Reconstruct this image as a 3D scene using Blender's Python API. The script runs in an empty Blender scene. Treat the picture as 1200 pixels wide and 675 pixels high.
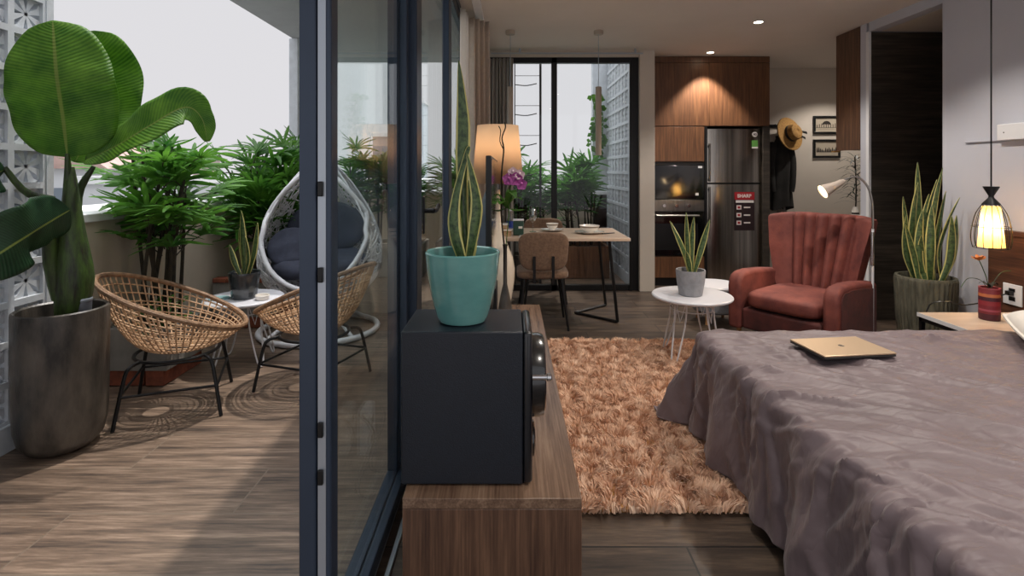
import bpy, math, random
from mathutils import Vector, Matrix, noise
PI = math.pi
random.seed(7)
scene = bpy.context.scene
col = scene.collection
V = Vector
def rad(a): return a * PI / 180

# ---------------------------------------------------------------- mesh builder
class MB:
    def __init__(s):
        s.v = []; s.f = []; s.uv = {}
    def add(s, verts, faces, uvs=None):
        o = len(s.v)
        s.v += [tuple(p) for p in verts]
        s.f += [tuple(i + o for i in f) for f in faces]
        if uvs:
            for i, u in enumerate(uvs): s.uv[o + i] = u
        return s
    def box(s, x0, x1, y0, y1, z0, z1, M=None):
        vs = [V((x, y, z)) for z in (z0, z1) for y in (y0, y1) for x in (x0, x1)]
        if M: vs = [M @ p for p in vs]
        return s.add(vs, [(0,2,3,1),(4,5,7,6),(0,1,5,4),(2,6,7,3),(0,4,6,2),(1,3,7,5)])
    def tube(s, pts, r, n=8, closed=False, cap=True):
        pts = [V(p) for p in pts]; m = len(pts)
        rs = r if isinstance(r, (list, tuple)) else [r] * m
        vs = []; N = None
        for i, p in enumerate(pts):
            if closed: t = pts[(i + 1) % m] - pts[i - 1]
            else: t = pts[min(i + 1, m - 1)] - pts[max(i - 1, 0)]
            if t.length < 1e-9: t = V((0, 0, 1))
            t.normalize()
            if N is None:
                N = t.orthogonal().normalized()
            else:
                N = (N - t * N.dot(t))
                if N.length < 1e-6: N = t.orthogonal()
                N.normalize()
            B = t.cross(N)
            for k in range(n):
                a = 2 * PI * k / n
                vs.append(p + (N * math.cos(a) + B * math.sin(a)) * rs[i])
        fs = []
        for i in range(m if closed else m - 1):
            j = (i + 1) % m
            for k in range(n):
                l = (k + 1) % n
                fs.append((i*n+k, i*n+l, j*n+l, j*n+k))
        if cap and not closed:
            fs.append(tuple(range(n - 1, -1, -1))); fs.append(tuple((m-1)*n + k for k in range(n)))
        return s.add(vs, fs)
    def lathe(s, prof, n=40, c=(0, 0, 0), capb=True, capt=True, M=None, sq=None):
        vs = []
        for r, z in prof:
            for k in range(n):
                a = 2 * PI * k / n
                p = V((r * math.cos(a), r * math.sin(a), z))
                if M: p = M @ p
                vs.append(p + V(c))
        fs = []
        for i in range(len(prof) - 1):
            for k in range(n):
                l = (k + 1) % n
                fs.append((i*n+k, i*n+l, (i+1)*n+l, (i+1)*n+k))
        if capb: fs.append(tuple(range(n - 1, -1, -1)))
        if capt: fs.append(tuple((len(prof)-1)*n + k for k in range(n)))
        return s.add(vs, fs)
    def prism(s, poly, fn, d0, d1):
        """poly: 2D points; fn(a,b,d)->3D; extruded between d0 and d1"""
        m = len(poly)
        vs = [fn(a, b, d0) for a, b in poly] + [fn(a, b, d1) for a, b in poly]
        fs = [tuple(range(m - 1, -1, -1)), tuple(range(m, 2 * m))]
        for i in range(m):
            j = (i + 1) % m
            fs.append((i, j, m + j, m + i))
        return s.add(vs, fs)
    def grid(s, nu, nv, fn, closeu=False, uv=False):
        vs = []; us = []
        for j in range(nv):
            for i in range(nu):
                a = i / (nu if closeu else nu - 1); b = j / (nv - 1)
                vs.append(fn(a, b)); us.append((a, b))
        fs = []
        for j in range(nv - 1):
            for i in range(nu if closeu else nu - 1):
                k = (i + 1) % nu
                fs.append((j*nu+i, j*nu+k, (j+1)*nu+k, (j+1)*nu+i))
        return s.add(vs, fs, us if uv else None)
    def build(s, name, m, parent=None, smooth=True, bevel=0, sub=0, loc=None, seg=2, solid=0):
        me = bpy.data.meshes.new(name)
        me.from_pydata([tuple(p) for p in s.v], [], s.f)
        me.update()
        if s.uv:
            ul = me.uv_layers.new(name='UVMap')
            for lp in me.loops:
                ul.data[lp.index].uv = s.uv.get(lp.vertex_index, (0, 0))
        o = bpy.data.objects.new(name, me); col.objects.link(o)
        if m: me.materials.append(m)
        if smooth:
            for p in me.polygons: p.use_smooth = True
        if parent: o.parent = parent
        if loc: o.location = loc
        if solid:
            md = o.modifiers.new('thick', 'SOLIDIFY'); md.thickness = solid; md.offset = 0
        if bevel:
            md = o.modifiers.new('bevel', 'BEVEL'); md.width = bevel; md.segments = seg
            md.limit_method = 'ANGLE'; md.angle_limit = rad(35)
        if sub:
            md = o.modifiers.new('sub', 'SUBSURF'); md.levels = sub; md.render_levels = sub
        if bevel or (smooth and not sub):
            try:
                bpy.context.view_layer.objects.active = o
                me.set_sharp_from_angle(angle=rad(40))
            except Exception: pass
        return o

def thing(name, label, cat, loc=(0, 0, 0), rz=0, group=None):
    o = bpy.data.objects.new(name, None); col.objects.link(o)
    o.empty_display_size = .1
    o.location = loc; o.rotation_euler = (0, 0, rz); o['label'] = label; o['category'] = cat
    if group: o['group'] = group
    return o
def tag(o, label, cat, group=None, kind=None):
    o['label'] = label; o['category'] = cat
    if group: o['group'] = group
    if kind: o['kind'] = kind
    return o
def struct(o):
    o['kind'] = 'structure'; return o
def bxs(name, m, boxes, parent=None, bevel=0, smooth=False, **k):
    b = MB()
    for q in boxes: b.box(*q)
    o = b.build(name, m, parent, smooth=smooth or bevel > 0, bevel=bevel, **k)
    return o
def dup(root, loc, rz=0, label=None, group=None, scale=None):
    r = root.copy(); col.objects.link(r); r.location = loc; r.rotation_euler = (0, 0, rz)
    if label: r['label'] = label
    if group: r['group'] = group
    if scale: r.scale = (scale,) * 3
    for ch in list(root.children):
        c = ch.copy(); col.objects.link(c); c.parent = r
        for g in list(ch.children):
            d = g.copy(); col.objects.link(d); d.parent = c
    return r

def catmull(pts, n):
    pts = [V(p) for p in pts]; m = len(pts) - 1; out = []
    for i in range(n):
        t = i / (n - 1) * m; k = min(int(t), m - 1); f = t - k
        p0 = pts[max(k-1, 0)]; p1 = pts[k]; p2 = pts[k+1]; p3 = pts[min(k+2, m)]
        out.append(.5 * ((2*p1) + (p2-p0)*f + (2*p0-5*p1+4*p2-p3)*f*f + (3*p1-p0-3*p2+p3)*f**3))
    return out
def lerpl(ws, t):
    x = t * (len(ws) - 1); k = min(int(x), len(ws) - 2); f = x - k
    return ws[k] * (1 - f) + ws[k+1] * f
def blade(mb, pts, widths, side, cup=0., cols=4, n=14, rip=0, ph=0):
    cp = catmull(pts, n); side = V(side); vs = []; us = []
    for i, p in enumerate(cp):
        t = (cp[min(i+1, n-1)] - cp[max(i-1, 0)]).normalized()
        s = side - t * side.dot(t)
        s = s.normalized() if s.length > 1e-5 else t.orthogonal().normalized()
        N = t.cross(s); w = lerpl(widths, i / (n - 1))
        for k in range(cols + 1):
            u = k / cols * 2 - 1
            q = p + s * (w * u) + N * (cup * abs(u) * w)
            if rip: q += N * (rip * abs(u) * math.sin(i / (n-1) * 46 * .55 + ph + u * 2) * min(1, w * 8))
            vs.append(q); us.append((i / (n - 1), k / cols))
    c1 = cols + 1
    fs = [(i*c1+k, i*c1+k+1, (i+1)*c1+k+1, (i+1)*c1+k) for i in range(n-1) for k in range(cols)]
    mb.add(vs, fs, us)

# ---------------------------------------------------------------- materials
def lin(c):
    r = []
    for x in c:
        x = x / 255.
        r.append(x / 12.92 if x <= .04045 else ((x + .055) / 1.055) ** 2.4)
    return (r[0], r[1], r[2], 1)
def newmat(name):
    m = bpy.data.materials.new(name); m.use_nodes = True
    nt = m.node_tree
    return m, nt, nt.nodes, nt.links, nt.nodes['Principled BSDF']
def coords(nt, sc=(1, 1, 1), kind='Object', rot=(0, 0, 0)):
    tc = nt.nodes.new('ShaderNodeTexCoord'); mp = nt.nodes.new('ShaderNodeMapping')
    mp.inputs['Scale'].default_value = sc; mp.inputs['Rotation'].default_value = rot
    nt.links.new(tc.outputs[kind], mp.inputs['Vector']); return mp.outputs['Vector']
def noisen(nt, vec, scale, det=4, rough=.5):
    n = nt.nodes.new('ShaderNodeTexNoise'); n.inputs['Scale'].default_value = scale
    n.inputs['Detail'].default_value = det; n.inputs['Roughness'].default_value = rough
    if vec: nt.links.new(vec, n.inputs['Vector'])
    return n
def rampn(nt, fac, stops):
    r = nt.nodes.new('ShaderNodeValToRGB'); el = r.color_ramp.elements
    while len(el) < len(stops): el.new(.5)
    for e, (p, c) in zip(el, stops): e.position = p; e.color = c
    nt.links.new(fac, r.inputs['Fac']); return r
def bumpn(nt, h, st, dist, bs):
    b = nt.nodes.new('ShaderNodeBump'); b.inputs['Strength'].default_value = st; b.inputs['Distance'].default_value = dist
    nt.links.new(h, b.inputs['Height']); nt.links.new(b.outputs['Normal'], bs.inputs['Normal']); return b
def mat(name, c, rough=.5, metal=0, var=0, vscale=6, bump=0, bscale=80, c2=None, spec=.5, stretch=(1, 1, 1), emit=None, es=0, coat=0, sheen=0):
    m, nt, N, L, bs = newmat(name)
    bs.inputs['Base Color'].default_value = lin(c); bs.inputs['Roughness'].default_value = rough
    bs.inputs['Metallic'].default_value = metal; bs.inputs['Specular IOR Level'].default_value = spec
    if coat: bs.inputs['Coat Weight'].default_value = coat; bs.inputs['Coat Roughness'].default_value = .1
    if sheen: bs.inputs['Sheen Weight'].default_value = sheen; bs.inputs['Sheen Roughness'].default_value = .4
    if var or c2:
        vec = coords(nt, stretch); n = noisen(nt, vec, vscale, 5, .6)
        a = lin(c); b = lin(c2) if c2 else tuple(x * (1 - var) for x in a[:3]) + (1,)
        r = rampn(nt, n.outputs['Fac'], [(.33, b), (.67, a)]); L.new(r.outputs['Color'], bs.inputs['Base Color'])
    if bump:
        vec = coords(nt, stretch); n = noisen(nt, vec, bscale, 4, .6); bumpn(nt, n.outputs['Fac'], bump, .01, bs)
    if emit:
        bs.inputs['Emission Color'].default_value = lin(emit); bs.inputs['Emission Strength'].default_value = es
    return m
def wood(name, c1, c2, grain='x', scale=3, rough=.45, c3=None, st=14, bump=.15, coat=0):
    m, nt, N, L, bs = newmat(name)
    s = {'x': (1, st, st), 'y': (st, 1, st), 'z': (st, st, 1)}[grain]
    vec = coords(nt, s); n = noisen(nt, vec, scale, 6, .65)
    n2 = noisen(nt, coords(nt, tuple(q * 4 if q > 1 else 1 for q in s)), scale * 1.3, 3, .5)
    mx = N.new('ShaderNodeMix'); mx.inputs['Factor'].default_value = .35
    L.new(n.outputs['Fac'], mx.inputs['A']); L.new(n2.outputs['Fac'], mx.inputs['B'])
    r = rampn(nt, mx.outputs['Result'], [(.36, lin(c2)), (.5, lin(c3) if c3 else lin([(a+b)/2 for a, b in zip(c1, c2)])), (.64, lin(c1))])
    L.new(r.outputs['Color'], bs.inputs['Base Color']); bs.inputs['Roughness'].default_value = rough
    if coat: bs.inputs['Coat Weight'].default_value = coat
    bumpn(nt, mx.outputs['Result'], bump, .003, bs)
    return m
def planks(name, cs, w, h, rough=.4, mortar=(30, 26, 24), msize=.004, off=.5, gr=9, vary=.5, sh=(0, 0, 0)):
    """floor boards running along x, cs = light, mid, dark"""
    m, nt, N, L, bs = newmat(name)
    vec = coords(nt); vec.node.inputs['Location'].default_value = sh
    br = N.new('ShaderNodeTexBrick'); br.offset = off
    br.inputs['Scale'].default_value = 1; br.inputs['Brick Width'].default_value = w; br.inputs['Row Height'].default_value = h
    br.inputs['Mortar Size'].default_value = msize; br.inputs['Mortar Smooth'].default_value = .2
    br.inputs['Color1'].default_value = (0, 0, 0, 1); br.inputs['Color2'].default_value = (1, 1, 1, 1); br.inputs['Mortar'].default_value = (.5, .5, .5, 1)
    L.new(vec, br.inputs['Vector'])
    # grain noise shifted per board
    ma = N.new('ShaderNodeVectorMath'); ma.operation = 'MULTIPLY'; ma.inputs[1].default_value = (7, 3, 5)
    L.new(br.outputs['Color'], ma.inputs[0])
    ad = N.new('ShaderNodeVectorMath'); ad.operation = 'ADD'; L.new(coords(nt, (1.1, gr, gr)), ad.inputs[0]); L.new(ma.outputs[0], ad.inputs[1])
    n = noisen(nt, ad.outputs[0], 2.2, 8, .68)
    n2 = noisen(nt, coords(nt, (2.4, 34, 1)), 2.5, 4, .6)
    mx = N.new('ShaderNodeMix'); mx.inputs['Factor'].default_value = .3
    L.new(n.outputs['Fac'], mx.inputs['A']); L.new(n2.outputs['Fac'], mx.inputs['B'])
    r = rampn(nt, mx.outputs['Result'], [(.34, lin(cs[2])), (.5, lin(cs[1])), (.66, lin(cs[0]))])
    hs = N.new('ShaderNodeHueSaturation')
    mr = N.new('ShaderNodeMapRange'); mr.inputs['To Min'].default_value = 1 - vary * .5; mr.inputs['To Max'].default_value = 1 + vary * .4
    L.new(br.outputs['Color'], mr.inputs['Value']); L.new(mr.outputs['Result'], hs.inputs['Value']); L.new(r.outputs['Color'], hs.inputs['Color'])
    m2 = N.new('ShaderNodeMix'); m2.data_type = 'RGBA'
    L.new(br.outputs['Fac'], m2.inputs['Factor']); L.new(hs.outputs['Color'], m2.inputs['A']); m2.inputs['B'].default_value = lin(mortar)
    L.new(m2.outputs['Result'], bs.inputs['Base Color']); bs.inputs['Roughness'].default_value = rough
    bumpn(nt, n.outputs['Fac'], .2, .004, bs)
    return m
def glassm(name, tint, refl=1., rough=0.0, ior=1.5, base=0.):
    m, nt, N, L, bs = newmat(name); N.remove(bs)
    out = N['Material Output']; tr = N.new('ShaderNodeBsdfTransparent'); gl = N.new('ShaderNodeBsdfGlossy')
    tr.inputs['Color'].default_value = tint; gl.inputs['Roughness'].default_value = rough
    ge = N.new('ShaderNodeNewGeometry'); dt = N.new('ShaderNodeVectorMath'); dt.operation = 'DOT_PRODUCT'
    L.new(ge.outputs['Incoming'], dt.inputs[0]); L.new(ge.outputs['Normal'], dt.inputs[1])
    c = mth(nt, 'ABSOLUTE', dt.outputs['Value']); f5 = mth(nt, 'POWER', mth(nt, 'SUBTRACT', 1., c), 5.)
    fr = mth(nt, 'ADD', mth(nt, 'MULTIPLY', f5, .96), .04)
    mm = N.new('ShaderNodeMath'); mm.operation = 'MULTIPLY_ADD'; mm.inputs[1].default_value = refl; mm.inputs[2].default_value = base; mm.use_clamp = True
    L.new(fr, mm.inputs[0]); mx = N.new('ShaderNodeMixShader')
    L.new(mm.outputs[0], mx.inputs[0]); L.new(tr.outputs[0], mx.inputs[1]); L.new(gl.outputs[0], mx.inputs[2]); L.new(mx.outputs[0], out.inputs['Surface'])
    return m
def transl(m, w, c=None):
    """mix a translucent lobe into a principled material (leaves, lampshades, curtains)"""
    nt = m.node_tree; N = nt.nodes; L = nt.links; bs = N['Principled BSDF']; out = N['Material Output']
    t = N.new('ShaderNodeBsdfTranslucent'); mx = N.new('ShaderNodeMixShader'); mx.inputs[0].default_value = w
    src = bs.inputs['Base Color']
    if c: t.inputs['Color'].default_value = lin(c)
    elif src.is_linked: L.new(src.links[0].from_socket, t.inputs['Color'])
    else: t.inputs['Color'].default_value = src.default_value
    L.new(bs.outputs[0], mx.inputs[1]); L.new(t.outputs[0], mx.inputs[2]); L.new(mx.outputs[0], out.inputs['Surface'])
    return m

def uvnodes(nt):
    tc = nt.nodes.new('ShaderNodeTexCoord'); sp = nt.nodes.new('ShaderNodeSeparateXYZ')
    nt.links.new(tc.outputs['UV'], sp.inputs[0]); return tc, sp
def mth(nt, op, a, b=None, clamp=False):
    n = nt.nodes.new('ShaderNodeMath'); n.operation = op; n.use_clamp = clamp
    for i, x in enumerate((a, b)):
        if x is None: continue
        if isinstance(x, (int, float)): n.inputs[i].default_value = x
        else: nt.links.new(x, n.inputs[i])
    return n.outputs[0]
def snake_mat():
    m, nt, N, L, bs = newmat('snake_leaf'); tc, sp = uvnodes(nt)
    e = mth(nt, 'ABSOLUTE', mth(nt, 'SUBTRACT', sp.outputs[1], .5))
    mp = N.new('ShaderNodeMapping'); mp.inputs['Scale'].default_value = (22, 2.5, 1); L.new(tc.outputs['UV'], mp.inputs['Vector'])
    n = noisen(nt, mp.outputs[0], 1.2, 3, .6)
    r = rampn(nt, n.outputs['Fac'], [(.35, lin((38, 58, 34))), (.6, lin((82, 105, 62)))])
    ed = rampn(nt, e, [(.34, (0, 0, 0, 1)), (.39, (1, 1, 1, 1))])
    mx = N.new('ShaderNodeMix'); mx.data_type = 'RGBA'; L.new(ed.outputs['Color'], mx.inputs['Factor'])
    L.new(r.outputs['Color'], mx.inputs['A']); mx.inputs['B'].default_value = lin((206, 198, 124))
    L.new(mx.outputs['Result'], bs.inputs['Base Color']); bs.inputs['Roughness'].default_value = .35
    return transl(m, .12)
def banana_mat(name, c1, c2, w):
    m, nt, N, L, bs = newmat(name); tc, sp = uvnodes(nt)
    e = mth(nt, 'ABSOLUTE', mth(nt, 'SUBTRACT', sp.outputs[1], .5))
    ph = mth(nt, 'ADD', mth(nt, 'MULTIPLY', sp.outputs[0], 330.), mth(nt, 'MULTIPLY', e, -60.))
    vein = mth(nt, 'MULTIPLY', mth(nt, 'ADD', mth(nt, 'SINE', ph), 1.), .5)
    nz = noisen(nt, coords(nt), 9, 4, .6)
    f = mth(nt, 'ADD', mth(nt, 'MULTIPLY', vein, .16), mth(nt, 'MULTIPLY', nz.outputs['Fac'], .8))
    r = rampn(nt, f, [(.3, lin(c2)), (.75, lin(c1))])
    rib = rampn(nt, e, [(.012, (1, 1, 1, 1)), (.022, (0, 0, 0, 1))])
    mx = N.new('ShaderNodeMix'); mx.data_type = 'RGBA'; L.new(rib.outputs['Color'], mx.inputs['Factor'])
    L.new(r.outputs['Color'], mx.inputs['A']); mx.inputs['B'].default_value = lin((150, 168, 84))
    L.new(mx.outputs['Result'], bs.inputs['Base Color']); bs.inputs['Roughness'].default_value = .42
    bumpn(nt, vein, .35, .004, bs)
    return transl(m, w)

M = {}
M['wallpaint'] = mat('wall_paint', (190, 191, 200), .85, var=.05, vscale=2, bump=.05, bscale=200)
M['wallwarm'] = mat('warm_wall_paint', (208, 198, 186), .85, var=.05, vscale=2, bump=.05, bscale=200)
M['ceil'] = mat('ceiling_paint', (226, 218, 210), .9, var=.05, vscale=2, bump=.04, bscale=200)
M['parapet'] = mat('parapet_paint', (206, 192, 174), .85, var=.12, vscale=3, bump=.1, bscale=120)
M['white'] = mat('white_paint', (222, 222, 224), .6, var=.05)
M['block'] = mat('breeze_block', (205, 210, 216), .8, var=.15, vscale=12, bump=.15, bscale=150)
M['roof'] = mat('soffit', (150, 152, 156), .85, var=.08)
M['planks_in'] = planks('dark_plank_floor', [(108, 91, 76), (72, 60, 51), (40, 34, 31)], 1.2, .2, rough=.38, mortar=(24, 21, 20))
M['planks_out'] = planks('balcony_plank_tile', [(160, 138, 120), (112, 94, 80), (58, 50, 46)], 1.2, .3, rough=.42, mortar=(118, 104, 90), msize=.0035, vary=.3, gr=14, sh=(1.04, .12, 0))
M['frame'] = mat('dark_frame', (54, 66, 84), .38, metal=.35, var=.1)
M['framelt'] = mat('lock_edge_metal', (168, 176, 186), .35, metal=.6)
M['black'] = mat('black_metal', (20, 20, 22), .4, metal=.3)
M['blackpl'] = mat('black_plastic', (14, 14, 16), .35)
M['glass'] = glassm('window_glass', (.965, .99, .985, 1), .42)
M['glassbk'] = glassm('back_window_glass', (.98, .99, .99, 1), .5)
M['glassware'] = glassm('clear_glassware', (.93, .95, .95, 1), 1.8, .02, base=.12)
M['walnut'] = wood('walnut_along_depth', (140, 114, 94), (90, 68, 54), 'y', 2.2, .26)
M['walnutz'] = wood('walnut_upright', (116, 86, 66), (62, 42, 32), 'z', 2.6, .4)
M['kwood'] = wood('kitchen_veneer', (128, 88, 58), (78, 50, 34), 'z', 2.4, .42, st=16)
M['dwood'] = wood('dark_slab', (78, 69, 60), (36, 32, 28), 'x', 2.2, .5, st=9, bump=.3)
M['hwood'] = wood('headboard_veneer', (104, 66, 46), (56, 34, 26), 'y', 2.4, .45)
M['sheer'] = transl(mat('sheer_cloth', (244, 240, 236), .9, var=.03), .65)
M['curtain'] = transl(mat('taupe_cloth', (214, 200, 186), .9, var=.1, vscale=40), .35)
M['curtdark'] = transl(mat('grey_taupe_cloth', (172, 164, 156), .9, var=.1, vscale=40), .3)
M['snake'] = snake_mat()
M['banana'] = banana_mat('banana_leaf', (140, 186, 66), (66, 120, 34), .5)
M['bananad'] = banana_mat('banana_leaf_dark', (58, 98, 62), (26, 60, 36), .2)
M['bstalk'] = mat('banana_stalk', (66, 92, 34), .45, c2=(30, 30, 20), vscale=12, stretch=(3, 3, .6), bump=.3, bscale=30)
M['palm'] = transl(mat('palm_leaf', (98, 150, 52), .5, c2=(36, 86, 30), vscale=5), .42)
M['palmd'] = transl(mat('palm_leaf_dull', (88, 140, 56), .55, c2=(34, 80, 32), vscale=5), .45)  # second leaf green, slightly darker than the first
M['cane'] = mat('palm_cane', (62, 52, 36), .8, c2=(30, 26, 20), vscale=20, bump=.4, bscale=60)
M['soil'] = mat('soil', (42, 33, 27), 1, var=.4, vscale=40, bump=.8, bscale=60)
M['concdark'] = mat('dark_glazed_clay', (92, 84, 76), .36, c2=(32, 30, 28), vscale=3.5, stretch=(3, 3, 1), bump=.25, bscale=14)
M['conc'] = mat('planter_concrete', (142, 138, 132), .85, var=.25, vscale=8, bump=.2, bscale=60)
M['concgrey'] = mat('grey_concrete', (150, 150, 154), .85, var=.2, vscale=30, bump=.25, bscale=90)
M['brick'] = mat('red_brick', (150, 82, 56), .85, c2=(104, 54, 40), vscale=14, bump=.4, bscale=60)
M['rattan'] = mat('rattan_cane', (206, 170, 134), .45, c2=(146, 110, 80), vscale=18, bump=.2, bscale=120)
M['rattanrim'] = mat('rattan_rim', (158, 124, 94), .55, c2=(104, 76, 54), vscale=30, bump=.4, bscale=90)
M['whitemetal'] = mat('white_metal', (216, 216, 220), .4, var=.05)
M['tabletop'] = mat('white_tabletop', (214, 214, 220), .3, var=.04)
M['navy'] = mat('navy_cushion', (52, 56, 72), .9, var=.25, vscale=30, bump=.15, bscale=90)
M['teal'] = mat('teal_glaze', (108, 162, 158), .2, c2=(88, 142, 140), vscale=5, coat=.6, stretch=(1, 1, 2))
M['speaker'] = mat('speaker_vinyl', (22, 29, 40), .4, var=.2, vscale=60, bump=.15, bscale=300)
M['speakertop'] = mat('speaker_front', (20, 22, 27), .28, coat=.4)
M['cone'] = mat('speaker_cone', (12, 12, 14), .25, coat=.8)
M['chrome'] = mat('chrome', (210, 210, 214), .15, metal=1)
M['steel'] = mat('brushed_steel', (158, 152, 146), .3, metal=1, c2=(128, 124, 120), vscale=3, stretch=(40, 40, .4))
M['steeldark'] = mat('dark_stainless', (186, 178, 168), .22, metal=1, c2=(120, 114, 108), vscale=2, stretch=(9, 1, .15))
M['blackglass'] = mat('black_oven_glass', (8, 9, 11), .06, coat=1)
M['ceramic'] = mat('cream_ceramic', (226, 212, 192), .2, var=.05, coat=.5)
M['china'] = mat('white_china', (236, 230, 222), .15, coat=.5)
M['tableoak'] = wood('pale_table_veneer', (214, 190, 168), (186, 158, 134), 'x', 2, .28)
M['chairfab'] = mat('brown_chair_cloth', (132, 104, 84), .9, c2=(102, 80, 64), vscale=60, bump=.25, bscale=200, sheen=.3)
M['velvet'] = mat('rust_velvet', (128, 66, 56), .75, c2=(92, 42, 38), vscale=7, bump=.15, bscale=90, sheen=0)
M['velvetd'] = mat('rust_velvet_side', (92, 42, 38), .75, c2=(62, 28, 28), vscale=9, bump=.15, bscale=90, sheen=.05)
M['greyfab'] = mat('grey_wool', (134, 136, 142), .95, var=.2, vscale=60, bump=.3, bscale=120)
M['oakleg'] = mat('oak_leg', (176, 130, 84), .5, var=.2)
M['pillow'] = mat('cream_pillow', (214, 208, 200), .9, var=.08, bump=.1, bscale=40)
M['laptop'] = mat('champagne_aluminium', (214, 188, 158), .4, metal=.7)
M['laptopd'] = mat('laptop_underside', (40, 38, 38), .5)
M['potbark'] = mat('ribbed_stone_pot', (104, 100, 84), .9, c2=(72, 70, 58), vscale=9, stretch=(4, 4, .8), bump=.9, bscale=18)
M['straw'] = mat('straw', (178, 136, 74), .85, c2=(138, 100, 52), vscale=60, bump=.3, bscale=120)
M['ribbon'] = mat('black_ribbon', (18, 16, 18), .6)
M['coat'] = mat('dark_coat', (48, 46, 44), .95, c2=(30, 29, 28), vscale=6, bump=.2, bscale=40)
M['paper'] = mat('picture_paper', (176, 164, 146), .9)
M['ink'] = mat('ink', (44, 38, 34), .9)
M['pendant'] = mat('pendant_beige', (176, 162, 146), .5)
M['redvase'] = None
# ---------------------------------------------------------------- camera, world, sun
cam = bpy.data.cameras.new('camera'); co = bpy.data.objects.new('camera', cam); col.objects.link(co)
co.location = (0, 0, 1.28); co.rotation_euler = (PI / 2, 0, 0)
cam.sensor_width = 36; cam.lens = 18.6; cam.shift_x = 2 / 1200; cam.shift_y = -137.5 / 1200
cam.clip_start = .05; cam.clip_end = 500
scene.camera = co
scene.view_settings.view_transform = 'Standard'; scene.view_settings.look = 'None'
scene.view_settings.gamma = 1; scene.view_settings.exposure = .45; scene.view_settings.use_curve_mapping = False
w = bpy.data.worlds.new('sky'); scene.world = w; w.use_nodes = True
nt = w.node_tree; bg = nt.nodes['Background']
tc = nt.nodes.new('ShaderNodeTexCoord'); sp = nt.nodes.new('ShaderNodeSeparateXYZ'); nt.links.new(tc.outputs['Generated'], sp.inputs[0])
rp = nt.nodes.new('ShaderNodeValToRGB'); nt.links.new(sp.outputs[2], rp.inputs[0])
el = rp.color_ramp.elements; el[0].position = 0; el[0].color = (.55, .54, .56, 1); el[1].position = .62; el[1].color = (.53, .53, .55, 1); e2 = el.new(.85); e2.color = (2.7, 2.74, 2.85, 1)
nt.links.new(rp.outputs[0], bg.inputs[0]); bg.inputs[1].default_value = 1.0
def light(name, kind, loc, energy, color=(1, 1, 1), size=.05, **k):
    l = bpy.data.lights.new(name, kind); l.energy = energy; l.color = color
    o = bpy.data.objects.new(name, l); col.objects.link(o); o.location = loc
    if kind in ('POINT', 'SPOT'): l.shadow_soft_size = size
    for a, b in k.items(): setattr(l, a, b)
    return o
def aim(o, d): o.rotation_euler = V(d).to_track_quat('-Z', 'Y').to_euler()
sun = light('sun', 'SUN', (0, 0, 20), 2.0, (1, .93, .84)); sun.data.angle = rad(1.2)
aim(sun, (-.20, -.24, -.95))

# ---------------------------------------------------------------- the setting
H = 2.55
GX = -.40        # glass wall
PX = -2.45       # balcony parapet
BD = 7.2         # back parapet
struct(bxs('floor', M['planks_in'], [(GX - .03, 5, -2.5, 5.64, -.1, 0), (1.5, 5, 5.64, 6.6, -.1, 0)]))
struct(bxs('floor', M['planks_out'], [(-4, GX - .03, -2.5, 5.64, -.1, -.004), (-4, 1.5, 5.64, BD + .3, -.1, -.004)]))
struct(bxs('ceiling', M['ceil'], [(GX - .1, 5, -.7, 5.75, H, 2.95), (1.38, 5, 5.75, 6.7, H, 2.95)]))
struct(bxs('wall_right', M['wallpaint'], [(3.07, 3.17, -.7, 3.76, 0, H), (3.07, 3.17, 3.76, 4.53, 2.47, H)], bevel=.003))
struct(bxs('wall_right', M['wallpaint'], [(3.07, 5, 4.56, 4.64, 0, H)], bevel=.003))
struct(bxs('wall_passage', M['dwood'], [(3.085, 5, 4.53, 4.56, 0, 2.465)]))
struct(bxs('trim_1', M['white'], [(3.065, 3.085, 4.522, 4.56, 0, 2.47)]))
struct(bxs('ceiling', M['wallwarm'], [(3.17, 5, 2.9, 4.53, 2.47, H)]))
struct(bxs('wall_far', M['wallwarm'], [(2.88, 5, 6.56, 6.7, 0, H), (1.53, 2.88, 6.5, 6.7, 0, H)]))
struct(bxs('wall_east', M['wallwarm'], [(4.9, 5, 2.9, 6.6, 0, H), (3.17, 5, 2.8, 2.9, 0, H)]))
struct(bxs('wall_window', M['wallwarm'], [(1.37, 1.53, 5.60, 6.6, 0, H), (GX - .1, 1.37, 5.63, 5.76, 2.49, H)], bevel=.003))
struct(bxs('baseboard_right', M['dwood'], [(3.055, 3.07, -.7, 3.76, 0, .07)]))
struct(bxs('baseboard_far', M['dwood'], [(2.9, 4.9, 6.545, 6.56, 0, .08)]))
# balcony roof slab at the far end; unseen near slab added for foreground shade
struct(bxs('roof', M['roof'], [(-2.44, GX - .1, -.7, 2.0, 2.76, 2.95), (-2.44, GX - .1, 4.25, BD + .05, 2.76, 2.95)], bevel=.005))
struct(bxs('pillar', M['block'], [(-2.47, -2.37, 5.9, 6.02, 0, 2.76)], bevel=.005))
struct(bxs('pillar', M['block'], [(1.12, 1.36, BD, BD + .12, 0, 2.76)], bevel=.005))
struct(bxs('parapet', M['parapet'], [(PX - .12, PX, 2.67, BD + .1, 0, .98), (PX, 1.5, BD, BD + .12, 0, .95)]))
struct(bxs('trim_2', M['white'], [(PX - .16, PX + .02, 2.56, BD + .14, .98, 1.03), (PX, 1.5, BD - .03, BD + .15, .95, 1.0)], bevel=.006))
struct(bxs('trim_3', M['white'], [(-2.62, PX - .16, 2.9, 2.96, 1.03, 1.2), (-3.2, -2.6, 2.88, 5.2, .86, 1.02)], bevel=.006))

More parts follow.
